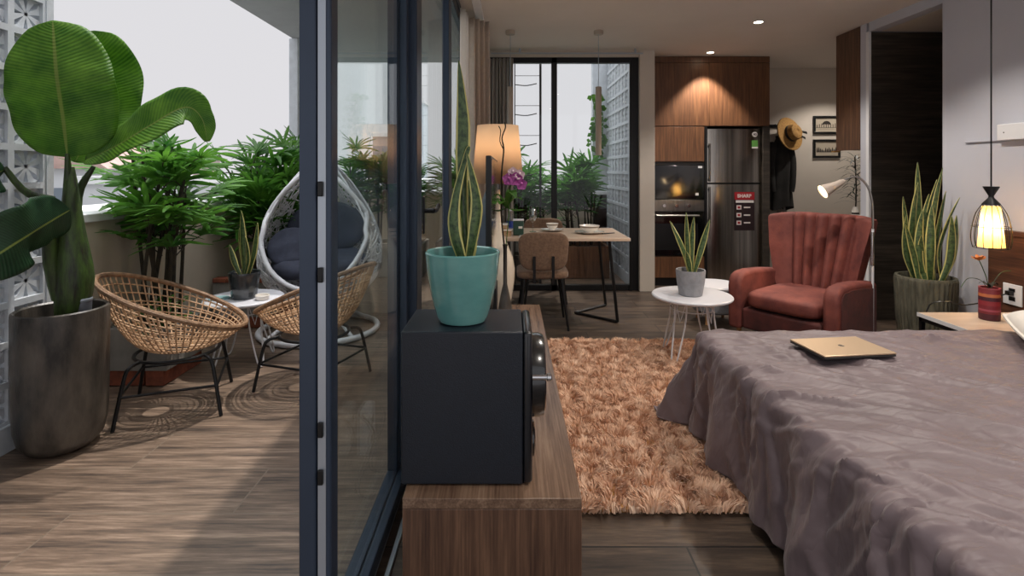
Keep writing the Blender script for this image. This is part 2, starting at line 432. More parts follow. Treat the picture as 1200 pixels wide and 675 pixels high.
def breeze(mb, fn, ncol, nrow, s, dep):
    for i in range(ncol):
        for j in range(nrow):
            cx, cy = (i + .5) * s, (j + .5) * s; h = s / 2; fw = s * .085
            for q in ([(-h, -h), (h, -h), (h - fw, -h + fw), (-h + fw, -h + fw)], [(h, -h), (h, h), (h - fw, h - fw), (h - fw, -h + fw)],
                      [(h, h), (-h, h), (-h + fw, h - fw), (h - fw, h - fw)], [(-h, h), (-h, -h), (-h + fw, -h + fw), (-h + fw, h - fw)]):
                mb.prism([(a + cx, b + cy) for a, b in q], fn, 0, dep)
            for k in range(8):
                a = rad(22.5 + 45 * k); c, sn = math.cos(a), math.sin(a)
                R = (h - fw * .6) / max(abs(c), abs(sn))
                poly = [(.0, .004), (.45, .010), (.8, .016), (1, .034)]
                pp = [(r * R * c - wd * sn * s / .18, r * R * sn + wd * c * s / .18) for r, wd in poly]
                pq = [(r * R * c + wd * sn * s / .18, r * R * sn - wd * c * s / .18) for r, wd in reversed(poly)]
                mb.prism([(x + cx, y + cy) for x, y in pq + pp], fn, dep * .2, dep * .8)
s = .182
mb = MB(); breeze(mb, lambda a, b, d: V((-2.30 - d, 2.62 - a, .117 + b)), 8, 14, s, .08)
mb.box(-2.39, -2.28, 1.16, 2.63, -.0, .117); mb.box(-2.39, -2.295, 2.62, 2.66, 0, 2.67)
struct(mb.build('wall_left', M['block'], smooth=False))
mb = MB(); breeze(mb, lambda a, b, d: V((1.31 + d, 5.86 + a, .117 + b)), 7, 14, .19, .055)
mb.box(1.31, 1.365, 5.78, 5.86, 0, 2.76); mb.box(1.31, 1.365, 5.86, 7.19, 0, .117)
struct(mb.build('wall_end', M['block'], smooth=False))
struct(bxs('wall_end', M['roof'], [(1.372, 1.5, 6.62, BD + .1, 0, 2.76)]))

# glazed wall to the balcony
def leaf(name, y0, y1, x, z0=.03, z1=2.5, w=.07, t=.045, handle=None, edge=False, mullion=None):
    r = bpy.data.objects.new(name, None); col.objects.link(r); r.location = (x, y0, 0); r['kind'] = 'structure'
    L_ = y1 - y0; h = t / 2
    mb = MB(); mb.box(-h, h, 0, w, z0, z1); mb.box(-h, h, L_ - w, L_, z0, z1); mb.box(-h, h, w, L_ - w, z0, z0 + w); mb.box(-h, h, w, L_ - w, z1 - w, z1)
    mb.build('frame', M['frame'], r, bevel=.004)
    bxs('pane', M['glass'], [(-.003, .003, w, L_ - w, z0 + w, z1 - w)], r)
    if edge:
        bxs('lock_strip', M['framelt'], [(-h + .0005, -h + .019, -.0025, 0, z0, z1)], r)
        mb = MB()
        for z in (.55, .66, 1.02, 1.22, 1.86, 1.98, 2.2): mb.box(-h + .002, -h + .014, -.010, -.0026, z, z + .035)
        mb.build('bolt', M['black'], r, bevel=.002)
    if handle:
        yy, sg = handle
        hd = bxs('lever_handle', M['black'], [(h, h + .012, yy - .017, yy + .017, .98, 1.16)], r, bevel=.004)
        mb = MB(); mb.tube([(h + .01, yy, 1.09), (h + .055, yy, 1.09)], .011, 10)
        mb.tube(catmull([(h + .05, yy, 1.09), (h + .06, yy + sg * .04, 1.088), (h + .06, yy + sg * .09, 1.095), (h + .062, yy + sg * .125, 1.11)], 8), [.013, .012, .011, .01, .01, .01, .011, .009], 10)
        mb.build('lever', M['black'], hd)
    return r
leaf('door_1', 1.235, 2.19, -.4335, w=.05, t=.031, handle=(1.275, 1), edge=True)
leaf('door_2', 1.232, 2.17, -.4725, w=.05, t=.041)
leaf('door_3', 2.26, 3.44, -.412, handle=(3.38, 1))
leaf('door_4', 3.45, 4.55, -.412)
leaf('door_5', 4.56, 5.6, -.412)
struct(bxs('trim_4', M['frame'], [(-.44, -.388, 2.2, 2.255, 0, 2.5), (-.50, -.38, -2.5, 5.62, 2.5, 2.55), (-.45, -.38, 5.61, 5.66, 0, 2.5)], bevel=.003))
struct(bxs('trim_5', M['framelt'], [(-.50, -.47, -2.5, 5.62, 0, .012), (-.44, -.425, -2.5, 5.62, 0, .014), (-.395, -.38, -2.5, 5.62, 0, .012)], bevel=.001))
# back window: sliding panes
r = bpy.data.objects.new('window_1', None); col.objects.link(r); r.location = (0, 5.68, 0); struct(r)
mb = MB()
for a, b in ((1.30, 1.37), (.44, .50), (-.35, -.29)): mb.box(a, b, -.03, .03, .0, 2.49)
mb.box(-.29, 1.30, -.03, .03, 2.43, 2.49); mb.box(-.29, 1.30, -.03, .03, 0, .06)
mb.box(1.27, 1.30, -.05, -.03, .0, 2.46)
mb.build('window_frame', M['black'], r, bevel=.003)
bxs('pane', M['glassbk'], [(-.29, .44, -.003, .003, .06, 2.43)], r); bxs('pane', M['glassbk'], [(.50, 1.30, -.003, .003, .06, 2.43)], r)

# curtains
def curtain(name, p0, p1, z0, z1, m, amp, nf, label, ph=0, bunch=0):
    p0, p1 = V(p0), V(p1); d = (p1 - p0); n = V((-d.y, d.x)).normalized(); L_ = d.length
    b = MB()
    def fn(u, v):
        z = z0 + (z1 - z0) * v; am = amp * (1.15 - .5 * v) * (.8 + .4 * noise.noise(V((u * 6, 3, ph))))
        o = am * math.sin(u * nf * 2 * PI + ph + .8 * noise.noise(V((u * 4, v * 1.5, ph))))
        uu = u + .012 * math.sin(v * 5 + u * 20)
        q = p0 + d * uu + n * o
        return V((q.x, q.y, z))
    b.grid(int(nf * 14), 24, fn)
    o = b.build(name, m, solid=.004)
    return tag(o, label, 'curtain')
curtain('sheer_curtain', (-.35, 3.86), (-.33, 4.06), .03, 2.47, M['sheer'], .03, 3, 'white sheer curtain gathered at the near end of the glass wall track')
curtain('curtain', (-.315, 4.12), (-.165, 4.25), .03, 2.47, M['curtain'], .04, 4, 'long taupe curtain gathered along the glass wall behind the lamp', 1)
curtain('curtain', (-.30, 5.53), (.03, 5.5), .03, 2.45, M['curtdark'], .04, 9, 'grey taupe curtain hanging at the left side of the back window', 2)
t = thing('curtain_rail', 'slim metal curtain rail along the top of the back window', 'curtain rail', (0, 5.5, 2.5))
mb = MB(); mb.tube([(-.2, 0, 0), (1.38, 0, 0)], .009, 8); mb.build('rail', M['framelt'], t)
for x in (.1, 1.3): bxs('bracket', M['framelt'], [(x - .01, x + .01, -.01, .01, 0, .05)], t)
t = thing('curtain_rail', 'pale curtain track fixed to the ceiling along the glass wall', 'curtain rail', (-.25, 3.2, 2.52))
bxs('rail', M['white'], [(-.03, .03, 0, 2.2, -.012, .03)], t, bevel=.002)
bxs('end_cap', M['framelt'], [(-.031, .031, -.01, 0, -.014, .03)], t, bevel=.002)

# ---------------------------------------------------------------- distance: ground and houses
struct(bxs('ground', mat('city_ground', (140, 146, 140), .9, var=.3, vscale=.05), [(-160, 160, 8, 300, -14.2, -14)]))
M['bw'] = mat('hazy_render', (205, 206, 210), .9, var=.1, vscale=.3); M['bb'] = mat('hazed_brown_tower', (176, 160, 156), .9, var=.2, vscale=.4)  # distance haze is painted into the wall and roof colours
M['bwin'] = mat('far_window', (110, 120, 132), .3); M['broof'] = mat('hazed_tile_roof', (186, 156, 148), .9, var=.2, vscale=2)
M['haze'] = mat('hazed_pale_tower', (200, 208, 216), .9)
def building(loc, w_, d_, h, m, label, floors, cols, roof=False):
    t = thing('building', label, 'building', loc)
    bxs('wall', m, [(-w_/2, w_/2, 0, d_, 0, h)], t)
    for j in range(floors):
        for i in range(cols):
            x = -w_/2 + (i + .5) * w_ / cols; z = h - (j + .6) * 3.0
            bxs('window', M['bwin'], [(x - .45, x + .45, -.06, .02, z - .7, z + .7)], t)
    if roof:
        mb = MB(); mb.prism([(-w_/2 - .4, h), (w_/2 + .4, h), (0, h + 1.8)], lambda a, b, d: V((a, d, b)), -.3, d_ + .3); mb.build('roof', M['broof'], t, smooth=False)
    else:
        bxs('roof_edge', M['white'], [(-w_/2 - .15, w_/2 + .15, -.15, d_, h, h + .4)], t)
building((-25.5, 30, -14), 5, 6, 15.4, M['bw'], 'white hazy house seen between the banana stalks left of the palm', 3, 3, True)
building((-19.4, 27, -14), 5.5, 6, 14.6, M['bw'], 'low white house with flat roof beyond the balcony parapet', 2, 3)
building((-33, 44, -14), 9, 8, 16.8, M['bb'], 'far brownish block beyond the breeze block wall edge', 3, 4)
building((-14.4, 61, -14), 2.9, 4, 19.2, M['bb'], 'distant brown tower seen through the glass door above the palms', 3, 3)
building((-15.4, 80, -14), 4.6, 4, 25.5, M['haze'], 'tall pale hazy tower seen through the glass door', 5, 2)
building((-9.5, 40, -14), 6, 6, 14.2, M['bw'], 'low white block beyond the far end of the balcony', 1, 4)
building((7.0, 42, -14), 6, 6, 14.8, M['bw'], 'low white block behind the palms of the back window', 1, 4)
def tree(loc, r, label, seed):
    t = thing('tree', label, 'tree', loc); rnd = random.Random(seed)
    mb = MB(); mb.tube([(0, 0, 0), (.1, 0, 7), (0, .1, 12)], [.35, .25, .12], 8); mb.build('trunk', M['cane'], t)
    mb = MB()
    for i in range(900):
        d = V((rnd.gauss(0, 1), rnd.gauss(0, 1), rnd.gauss(0, 1))).normalized() * r * rnd.uniform(.6, 1.05); d.z *= .8
        p = d + V((0, 0, 12.2)); a = V((rnd.uniform(-1, 1), rnd.uniform(-1, 1), rnd.uniform(-1, 1))).normalized() * .3; b = a.orthogonal().normalized() * .18
        mb.add([p - a, p + b, p + a, p - b], [(0, 1, 2, 3)])
    mb.build('crown', M['palmd'], t)
tree((-22.4, 24.2, -14), 1.5, 'green tree far below beside the white house', 1)
tree((-27.6, 26, -14), 1.6, 'dark green tree far off just right of the breeze block wall', 2)
# ================================================================ plants
def snake_plant(root, specs, z0, name='leaf'):
    """specs: (base xy, tip xyz, half width, mid bend xy)"""
    for bx, by, tx, ty, tz, wd, mx_, my_ in specs:
        mb = MB()
        b = V((bx, by, z0)); tp = V((tx, ty, tz)); m1 = b.lerp(tp, .35) + V((mx_, my_, 0)); m2 = b.lerp(tp, .7) + V((mx_ * .7, my_ * .7, 0))
        a = random.uniform(-.5, .5)
        blade(mb, [b, m1, m2, tp], [wd * .45, wd * .75, wd, wd * .95, wd * .6, wd * .03], (math.cos(a), math.sin(a), 0), cup=.3, cols=8, n=18)
        mb.build(name, M['snake'], root, solid=.003)

def rhapis(root, stems, seed, m, z0=0, lean=.25, fl=.26, dens=6, bd=None):
    rnd = random.Random(seed)
    st = MB(); fo = MB()
    for (x, y, hgt) in stems:
        tx = x + rnd.uniform(-lean, lean) * .5; ty = y + rnd.uniform(-lean, lean) * .4
        p0 = V((x, y, z0)); p1 = V((tx, ty, hgt))
        ctr = catmull([p0, p0.lerp(p1, .5) + V((rnd.uniform(-.03, .03), rnd.uniform(-.03, .03), 0)), p1], 8)
        st.tube(ctr, [.013, .012, .012, .011, .011, .01, .009, .007], 7)
        for k in range(dens):
            f = 1 - k * .095 - rnd.random() * .05
            o = p0.lerp(p1, f); az = rnd.uniform(0, 2 * PI); el = rnd.uniform(.25, 1.2) * (1 if k > 0 else 1.15)
            d = V((math.cos(az) * math.cos(el), math.sin(az) * math.cos(el), math.sin(el))); ln = rnd.uniform(.14, .28)
            for _t in range(40):
                e = o + d * ln + V((0, 0, -.02)); g = e + d * fl
                wx, wy = g.x + root.location.x, g.y + root.location.y
                if not bd or (bd[0] < wx < bd[1] and bd[2] < wy < bd[3]): break
                az = rnd.uniform(0, 2 * PI); el = min(1.3, el + .05); d = V((math.cos(az) * math.cos(el), math.sin(az) * math.cos(el), math.sin(el)))
            st.tube(catmull([o, o + d * ln * .5 + V((0, 0, .02)), e], 5), [.005, .004, .004, .003, .003], 5)
            side = d.cross(V((0, 0, 1)));
            if side.length < .1: side = V((1, 0, 0))
            side.normalize(); up = side.cross(d).normalized(); nfin = rnd.randint(7, 9)
            for q in range(nfin):
                a = (q / (nfin - 1) - .5) * rnd.uniform(2.5, 2.9); L_ = fl * rnd.uniform(.8, 1.1) * (1 - .12 * abs(a))
                dd = (d * math.cos(a) + side * math.sin(a)).normalized()
                droop = rnd.uniform(.08, .3)
                pts = [e, e + dd * L_ * .35 + up * .015, e + dd * L_ * .7 + V((0, 0, -droop * L_ * .3)), e + dd * L_ + V((0, 0, -droop * L_))]
                blade(fo, pts, [.005, .013, .0165, .014, .003], dd.cross(up), cup=.35, cols=2, n=6)
    st.build('stems', M['cane'], root); fo.build('foliage', m, root)

# ---- banana plant in the tall clay pot
PB = (-2.085, 2.46, 0)
t = thing('plant_pot', 'tall dark glazed clay pot holding the banana plant beside the breeze blocks', 'pot', PB)
prof = [(r * .83, z) for r, z in [(.10, 0), (.155, .012), (.19, .05), (.207, .11), (.213, .2), (.216, .4), (.218, .62), (.216, .64), (.206, .645), (.196, .638), (.19, .6), (.186, .57)]]
mb = MB(); mb.lathe(prof, 56, capt=False); mb.build('pot', M['concdark'], t)
mb = MB(); mb.lathe([(.001, .585), (.09, .59), (.158, .58)], 32, capb=False, capt=False); mb.build('soil', M['soil'], t)
cupt = thing('cup', 'small grey metal cup standing on the soil at the edge of the tall clay pot', 'cup', (-2.085 + .10, 2.46 + .0, .583))
mb = MB(); mb.lathe([(.028, 0), (.03, .002), (.034, .10), (.0345, .105), (.031, .105), (.028, .01)], 24); mb.build('body', mat('grey_tin', (120, 122, 130), .4, metal=.5), cupt)
mb = MB(); mb.lathe([(.034, .092), (.036, .095), (.036, .104), (.034, .107), (.031, .104)], 24, capb=False, capt=False); mb.build('rim', M['framelt'], cupt)

t = thing('banana_plant', 'broad-leaved banana plant rising from the tall clay pot', 'plant', (0, 0, 0))
def W(px, py, d):   # photo point at a known depth -> place in the room
    d += .13
    return V(((px - 598) * d / 620, d, 1.28 - (py - 200) * d / 620))
mb = MB()
mb.tube(catmull([W(82, 372, 2.33), W(88, 330, 2.33), W(84, 290, 2.33), W(84, 250, 2.33), W(83, 196, 2.34)], 12), [.058, .066, .072, .074, .072, .068, .061, .052, .043, .033, .024, .014], 18)
mb.build('stem', M['bstalk'], t)
mb = MB()
mb.tube(catmull([W(70, 350, 2.3), W(60, 300, 2.27), W(58, 270, 2.24), W(50, 240, 2.22)], 8), [.03, .034, .034, .03, .026, .022, .018, .014], 10)
mb.tube(catmull([W(86, 260, 2.36), W(92, 225, 2.40), W(110, 195, 2.42)], 8), [.035, .03, .026, .022, .018, .015, .012, .009], 10)
mb.tube(catmull([W(80, 250, 2.33), W(80, 210, 2.33), W(79, 180, 2.32)], 8), [.03, .026, .022, .019, .016, .013, .011, .009], 10)
mb.tube(catmull([W(62, 235, 2.28), W(30, 225, 2.2), W(5, 196, 2.15)], 8), [.022, .02, .018, .016, .014, .013, .012, .01], 10)
mb.build('leaf_stalk', M['bstalk'], t)
def bleaf(pts, ws, side, m, cup, rip=.006, ph=0):
    mb = MB(); blade(mb, pts, ws, side, cup=cup, cols=14, n=40, rip=rip, ph=ph); mb.build('leaf', m, t, solid=.0025)
def sup_w(wm, p=2.5, q=.55): return [max(.008, wm * (1 - abs(2 * k / 24 - 1) ** p) ** q) for k in range(25)]
# big upright leaf
bleaf([W(79, 184, 2.32), W(74, 140, 2.30), W(66, 85, 2.26), W(62, 24, 2.30)], sup_w(.222), (1, .25, 0), M['banana'], .12)
# the one behind
bleaf([W(88, 190, 2.45), W(112, 142, 2.52), W(124, 90, 2.55), W(108, 36, 2.50)], sup_w(.165), (1, .2, .1), M['banana'], .15, ph=1)
# leaf sweeping right
bleaf([W(100, 188, 2.40), W(135, 172, 2.36), W(175, 148, 2.34), W(216, 126, 2.36), W(236, 138, 2.38), W(243, 166, 2.38)], [.02, .07, .105, .12, .12, .11, .085, .055, .045, .01], (.28, .35, .85), M['banana'], .2, ph=2)
# dark leaf drooping low left toward the camera
bleaf([W(82, 246, 2.24), W(55, 262, 2.16), W(20, 284, 2.05), W(-40, 322, 1.95)], sup_w(.135), (.3, .25, .9), M['bananad'], .25, ph=3)
bleaf([W(6, 198, 2.15), W(-10, 206, 2.1), W(-60, 225, 2.05)], [.01, .05, .08, .05, .01], (.2, .2, .9), M['bananad'], .3, ph=4)
bleaf([W(84, 176, 2.45), W(68, 168, 2.5), W(60, 172, 2.55)], [.01, .03, .02, .005], (.2, .3, .9), M['bananad'], .2)

# ---- planters along the parapet
def planter(loc, w_, d_, h, label, coping=True, brickbase=True, m='conc'):
    t = thing('planter_box', label, 'planter', loc)
    mb = MB(); k = .035; zb = .09 if brickbase else 0
    mb.box(0, w_, 0, k, zb, h); mb.box(0, w_, d_ - k, d_, zb, h); mb.box(0, k, k, d_ - k, zb, h); mb.box(w_ - k, w_, k, d_ - k, zb, h); mb.box(k, w_-k, k, d_-k, zb, zb + .03)
    mb.build('trough', M[m], t, bevel=.004)
    bxs('soil', M['soil'], [(k, w_ - k, k, d_ - k, zb + .03, h - .05)], t)
    if brickbase: 
        mb = MB(); n = max(2, int(w_ / .12))
        for i in range(n): mb.box(.01 + i * (w_ - .02) / n, (i + 1) * (w_ - .02) / n, .005, d_ - .005, 0, zb)
        mb.build('brick_base', M['brick'], t, bevel=.004)
    if coping:
        mb = MB(); n = max(3, int(w_ / .11))
        for i in range(n): mb.box(i * w_ / n + .003, (i + 1) * w_ / n, -.01, .075, h, h + .035)
        n = max(3, int(d_ / .2))
        for i in range(n): mb.box(w_ - .075, w_ + .012, .08 + i * (d_ - .08) / n, .077 + (i + 1) * (d_ - .08) / n, h, h + .035)
        mb.build('brick_coping', M['brick'], t, bevel=.004)
    return t
planter((-2.42, 3.14, 0), .38, .4, .34, 'grey concrete planter on red bricks behind the left rattan chair', False)
planter((-2.42, 4.3, 0), .44, .62, .37, 'grey planter with red brick coping left of the white egg chair')
planter((-2.3, 6.35, 0), 1.25, .5, .40, 'pale planter box in the far corner of the balcony', False, False)
planter((-.9, 6.35, 0), 1.0, .5, .42, 'pale planter box behind the left half of the back window', False, False)
planter((.62, 6.28, 0), .56, .46, .38, 'brown wooden planter box behind the right half of the back window', False, False, 'kwood')
def pot_rh(loc, stems, seed, m, label, z0, **k):
    if loc[1] > 6: k['bd'] = (-2.3, 1.1, 5.95, 8.5)
    t = thing('lady_palm', label, 'palm', loc); rhapis(t, stems, seed, m, z0, **k); return t
rn = random.Random(3)
def stems(n, w_, d_, h0, h1): return [(rn.uniform(-w_, w_), rn.uniform(-d_, d_), rn.uniform(h0, h1)) for _ in range(n)]
pot_rh((-2.22, 3.35, 0), stems(11, .13, .13, 1.05, 1.42), 11, M['palm'], 'bushy lady palm with many canes in the planter behind the left rattan chair', .30, fl=.29, dens=6)
pot_rh((-2.2, 4.6, 0), stems(13, .14, .2, .95, 1.36), 12, M['palm'], 'lady palm in the brick-edged planter left of the egg chair', .33, fl=.34, dens=7)
pot_rh((-2.1, 5.3, 0), stems(7, .1, .18, 1.0, 1.45), 17, M['palmd'], 'tall lady palm showing above the egg chair, beside the pillar', 0, fl=.30)
pot_rh((-1.85, 6.6, 0), stems(8, .3, .12, 1.0, 1.4), 13, M['palm'], 'leftmost far lady palm seen through the near glass door', .36, fl=.34)
pot_rh((-1.3, 6.6, 0), stems(6, .18, .12, .95, 1.3), 14, M['palmd'], 'far lady palm beside the leftmost one, seen through the near glass door', .36, fl=.34)
pot_rh((-.5, 6.6, 0), stems(8, .25, .12, 1.0, 1.35), 15, M['palm'], 'lady palm beyond the second glass door, left of the back window', .36, fl=.34)
pot_rh((.28, 6.55, 0), stems(10, .2, .12, .95, 1.28), 16, M['palmd'], 'lady palm behind the left pane of the back window, above the table', 0, fl=.33)
pot_rh((.84, 6.5, 0), stems(10, .2, .12, .9, 1.28), 19, M['palmd'], 'lady palm behind the right pane of the back window', .36, fl=.33)
t = thing('plant_pot', 'dark pot of the tall palm behind the egg chair', 'pot', (-2.1, 5.3, 0))
mb = MB(); mb.lathe([(.14, 0), (.16, .01), (.2, .3), (.205, .32), (.185, .32), (.18, .27)], 28); mb.build('pot', M['concdark'], t)
bxs('saucer', M['concdark'], [(-.2, .2, -.2, .2, 0, .012)], t, bevel=.004)
t = thing('plant_pot', 'dark pot of the palm behind the left pane of the back window', 'pot', (.22, 6.2, 0))
# small leafy plant at the foot of the first palm
t2 = thing('herb', 'low light green leafy plant at the foot of the bushy palm', 'plant', (-2.12, 3.22, .29)); rnd = random.Random(5); mb = MB()
for i in range(60):
    a = rnd.uniform(0, 2 * PI); r_ = rnd.uniform(.02, .14); z = rnd.uniform(.03, .2); p = V((r_ * math.cos(a), r_ * math.sin(a), z)); d = V((math.cos(a), math.sin(a), rnd.uniform(-.3, .6))).normalized() * .06
    blade(mb, [p, p + d * .5, p + d], [.003, .014, .002], (-math.sin(a), math.cos(a), 0), cup=.2, cols=2, n=5)
mb.build('foliage', M['palm'], t2)
mb = MB()
for i in range(9):
    a = i * .7; mb.tube([(0, 0, -.02), (.05 * math.cos(a), .05 * math.sin(a), .1), (.1 * math.cos(a), .1 * math.sin(a), .17)], .003, 5)
mb.build('stems', M['palm'], t2)
mb = MB(); mb.lathe([(.13, 0), (.15, .01), (.19, .28), (.195, .3), (.175, .3), (.17, .25)], 28); mb.build('pot', M['concdark'], t)
mb = MB(); mb.lathe([(.19, .285), (.2, .29), (.2, .305), (.19, .31)], 28, capb=False, capt=False); mb.build('rim', M['concdark'], t)
# vine on the end pillar
t = thing('hanging_vine', 'green vine hanging down the pale pillar outside the back window', 'vine', (1.16, 7.1, 2.3)); rnd = random.Random(8)
mb = MB(); st = MB()
for s_ in range(3):
    x = (s_ - 1) * .05; zz = [0, -.3, -.6, -.9 + .1 * s_]; pts = [V((x + rnd.uniform(-.04, .04), 0, z)) for z in zz]
    st.tube(catmull(pts, 12), .004, 5)
    for i in range(34):
        f = i / 33; p = catmull(pts, 34)[i]; a = rnd.uniform(0, PI); d = V((math.cos(a) * .8, -.4, rnd.uniform(-.8, .2))).normalized() * .085
        blade(mb, [p, p + d * .5, p + d], [.004, .03, .003], (0, 0, 1) if abs(d.z) < .5 else (1, 0, 0), cup=.2, cols=2, n=5)
mb.build('foliage', M['palm'], t); st.build('stems', M['palm'], t)
# trellis outside the back window
t = thing('metal_trellis', 'dark post with thin curved rungs outside the left pane of the back window', 'trellis', (.2, 6.02, 0))
mb = MB(); mb.box(.13, .155, -.012, .012, 0, 2.72); mb.build('post', M['black'], t)
mb = MB(); mb.box(-.155, -.143, -.006, .006, 0, 2.72); mb.build('post', M['black'], t)
for i in range(4):
    z = 2.36 - i * .34; mb = MB()
    mb.tube([(-.15, 0, z), (.14, 0, z)], .0035, 6); mb.build('rung', M['black'], t)
    mb = MB(); mb.tube(catmull([(-.15, 0, z - .1), (-.02, -.02, z - .115), (.1, -.01, z - .09)], 8), .006, 6); mb.build('rung', M['black'], t)

# ---- rattan chairs
def rattan_chair(label, loc, rz):
    t = thing('rattan_chair', label, 'chair', loc, rz, 'rattan bucket chairs on the balcony')
    def rim(a):   # a=0 faces front (-y)
        r = .315; f = (1 - math.cos(a)) / 2     # 0 front 1 back
        return V((r * math.sin(a) * 1.03, -r * math.cos(a) * 1.06 + .03 * f, .415 + .31 * f))
    def P(a, s):
        R = rim(a); bz = .305; k = s ** .62
        return V((R.x * k, R.y * k, bz + (R.z - bz) * s ** 1.9))
    mb = MB()
    for i in range(54):
        a = 2 * PI * i / 54
        mb.tube([P(a + .05 * math.sin(s * 9) * 0, s) for s in [.06 + .94 * k / 9 for k in range(10)]], .0042, 5)
    for s in (.08, .16, .26, .36, .46, .55, .63, .64 + .035, .75, .785, .86, .93):
        mb.tube([P(2 * PI * i / 48, s) for i in range(48)], .0042, 5, closed=True)
    mb.build('woven_seat', M['rattan'], t)
    mb = MB(); mb.tube([rim(2 * PI * i / 56) for i in range(56)], .0135, 8, closed=True); mb.build('rim', M['rattanrim'], t)
    mb = MB(); mb.tube([(.2 * math.cos(2 * PI * i / 32), .2 * math.sin(2 * PI * i / 32), .298) for i in range(32)], .009, 8, closed=True); mb.build('seat_ring', M['black'], t)
    tops = {}
    for sx in (-1, 1):
        for sy in (-1, 1):
            mb = MB(); mb.tube(catmull([(sx * .13, sy * .14, .296), (sx * .19, sy * .18, .285), (sx * .21, sy * .20, .22), (sx * .24, sy * .235, 0)], 12), .0095, 8); mb.build('leg', M['black'], t)
    q = .222; z = .155
    for a, b in (((-q, -q), (q, -q)), ((q, -q), (q, q)), ((q, q), (-q, q)), ((-q, q), (-q, -q))):
        mb = MB(); mb.tube([(a[0], a[1] * .97, z), (b[0], b[1] * .97, z)], .007, 6); mb.build('stretcher', M['black'], t)
    return t
rattan_chair('rattan bucket chair with black legs between the clay pot and the white table', (-1.82, 2.90, 0), rad(112))
rattan_chair('rattan bucket chair with black legs half hidden by the dark door frame', (-1.19, 3.22, 0), rad(-108))

# ---- white wire-leg tables
def wire_table(label, loc, rtop, h, rz, closed=True):
    t = thing('side_table', label, 'table', loc, rz, None)
    mb = MB(); mb.lathe([(.001, h - .022), (rtop - .008, h - .022), (rtop, h - .014), (rtop, h - .006), (rtop - .006, h), (.001, h)], 56); mb.build('tabletop', M['tabletop'], t)
    for k in range(4):
        a = PI / 4 + k * PI / 2; mb = MB()
        ca, sa = math.cos(a), math.sin(a); r1 = rtop * .5; r2 = rtop * .78
        def q(r, w, z): return (r * ca - w * sa, r * sa + w * ca, z)
        mb.tube(catmull([q(r1, -.045, h - .025), q(r1 * 1.1, -.04, h * .6), q(r2, -.022, .05), q(r2 + .01, 0, .006), q(r2, .022, .05), q(r1 * 1.1, .04, h * .6), q(r1, .045, h - .025)], 24), .0055, 7)
        mb.tube([q(r1 * .98, -.04, h - .03), q(r1 * 1.07, 0, h * .62), q(r1 * .98, .04, h - .03)], .0035, 6)
        mb.build('leg', M['whitemetal'], t)
    mb = MB(); mb.tube([(r1 * 1.05 * math.cos(2 * PI * i / 24), r1 * 1.05 * math.sin(2 * PI * i / 24), h * .78) for i in range(24)], .0035, 6, closed=True)
    mb.build('leg_ring', M['whitemetal'], t)
    return t
wire_table('round white table with wire legs between the two rattan chairs', (-1.79, 3.56, 0), .25, .43, rad(10))
t = thing('plant_pot', 'dark glossy pot with a thin snake plant on the balcony table', 'pot', (-1.78, 3.54, .43))
mb = MB(); mb.lathe([(.07, 0), (.078, .004), (.098, .15), (.101, .17), (.099, .175), (.09, .172), (.086, .145)], 32, capt=False)
mb.build('pot', mat('dark_glossy_glaze', (58, 62, 66), .15, c2=(38, 42, 46), vscale=8, coat=.5), t)
mb = MB(); mb.lathe([(.001, .15), (.088, .148)], 24, capb=False, capt=False); mb.build('soil', M['soil'], t)
t = thing('snake_plant', 'thin snake plant with yellow edges in the dark pot on the balcony table', 'plant', (-1.78, 3.54, .43))
snake_plant(t, [(0, 0, -.02, 0, .58, .026, 0, 0), (.02, .01, .08, .02, .50, .022, .01, 0), (-.02, -.01, -.1, 0, .36, .02, -.01, 0), (.01, -.02, .03, -.05, .42, .018, .02, 0), (-.01, .02, -.06, .05, .46, .018, 0, 0)], .15)
t = thing('ashtray', 'small round white dish on the balcony table right of the dark pot', 'dish', (-1.635, 3.49, .43))
mb = MB(); mb.lathe([(.03, 0), (.04, .002), (.044, .03), (.04, .03), (.034, .012)], 24, capt=True); mb.build('bowl', M['china'], t)
mb = MB(); mb.lathe([(.044, .026), (.047, .028), (.044, .033), (.038, .031)], 24, capb=False, capt=False); mb.build('rim', M['china'], t)
t = thing('coaster', 'flat pale teal disc on the balcony table left of the dark pot', 'coaster', (-1.93, 3.51, .4305))
mb = MB(); mb.lathe([(.062, 0), (.066, .003), (.062, .007)], 28); tag(mb.build('disc', mat('pale_teal', (150, 190, 196), .3, coat=.4), t), '', '') if 0 else mb.build('disc', mat('pale_teal', (150, 190, 196), .3, coat=.4), t)

# ---- white egg chair
EG = (-1.53, 4.28, 0)
t = thing('egg_chair', 'white wicker egg chair standing on a ring base behind the rattan chairs', 'chair', EG, rad(6))
zp = [(0, .22), (.10, .24), (.22, .30), (.36, .40), (.5, .54), (.62, .70), (.74, .86), (.84, 1.02), (.92, 1.17), (.97, 1.29), (1, 1.40)]
rp_ = [.04, .20, .34, .43, .475, .475, .43, .35, .25, .15, .03]
def erz(tt):
    x = tt * (len(rp_) - 1); k = min(int(x), len(rp_) - 2); f = x - k; f2 = f
    return rp_[k] * (1 - f) + rp_[k+1] * f, zp[k][1] * (1 - f) + zp[k+1][1] * f
def esurf(tt, ph):
    r, z = erz(tt); return V((r * math.sin(ph), -r * math.cos(ph) * .86, z))
def inhole(p): return p.y < 0 and ((p.x / .385) ** 2 + ((p.z - .88) / .50) ** 2) < 1 and p.z > .42
rnd = random.Random(4); mb = MB()
def walk(tt, ph, dt, dp, n):
    seg = []
    for i in range(n):
        if not 0 <= tt <= 1: break
        p = esurf(tt, ph)
        if inhole(p): break
        seg.append(p); tt += dt; ph += dp
    if len(seg) >= 3: mb.tube(seg, .005, 4)
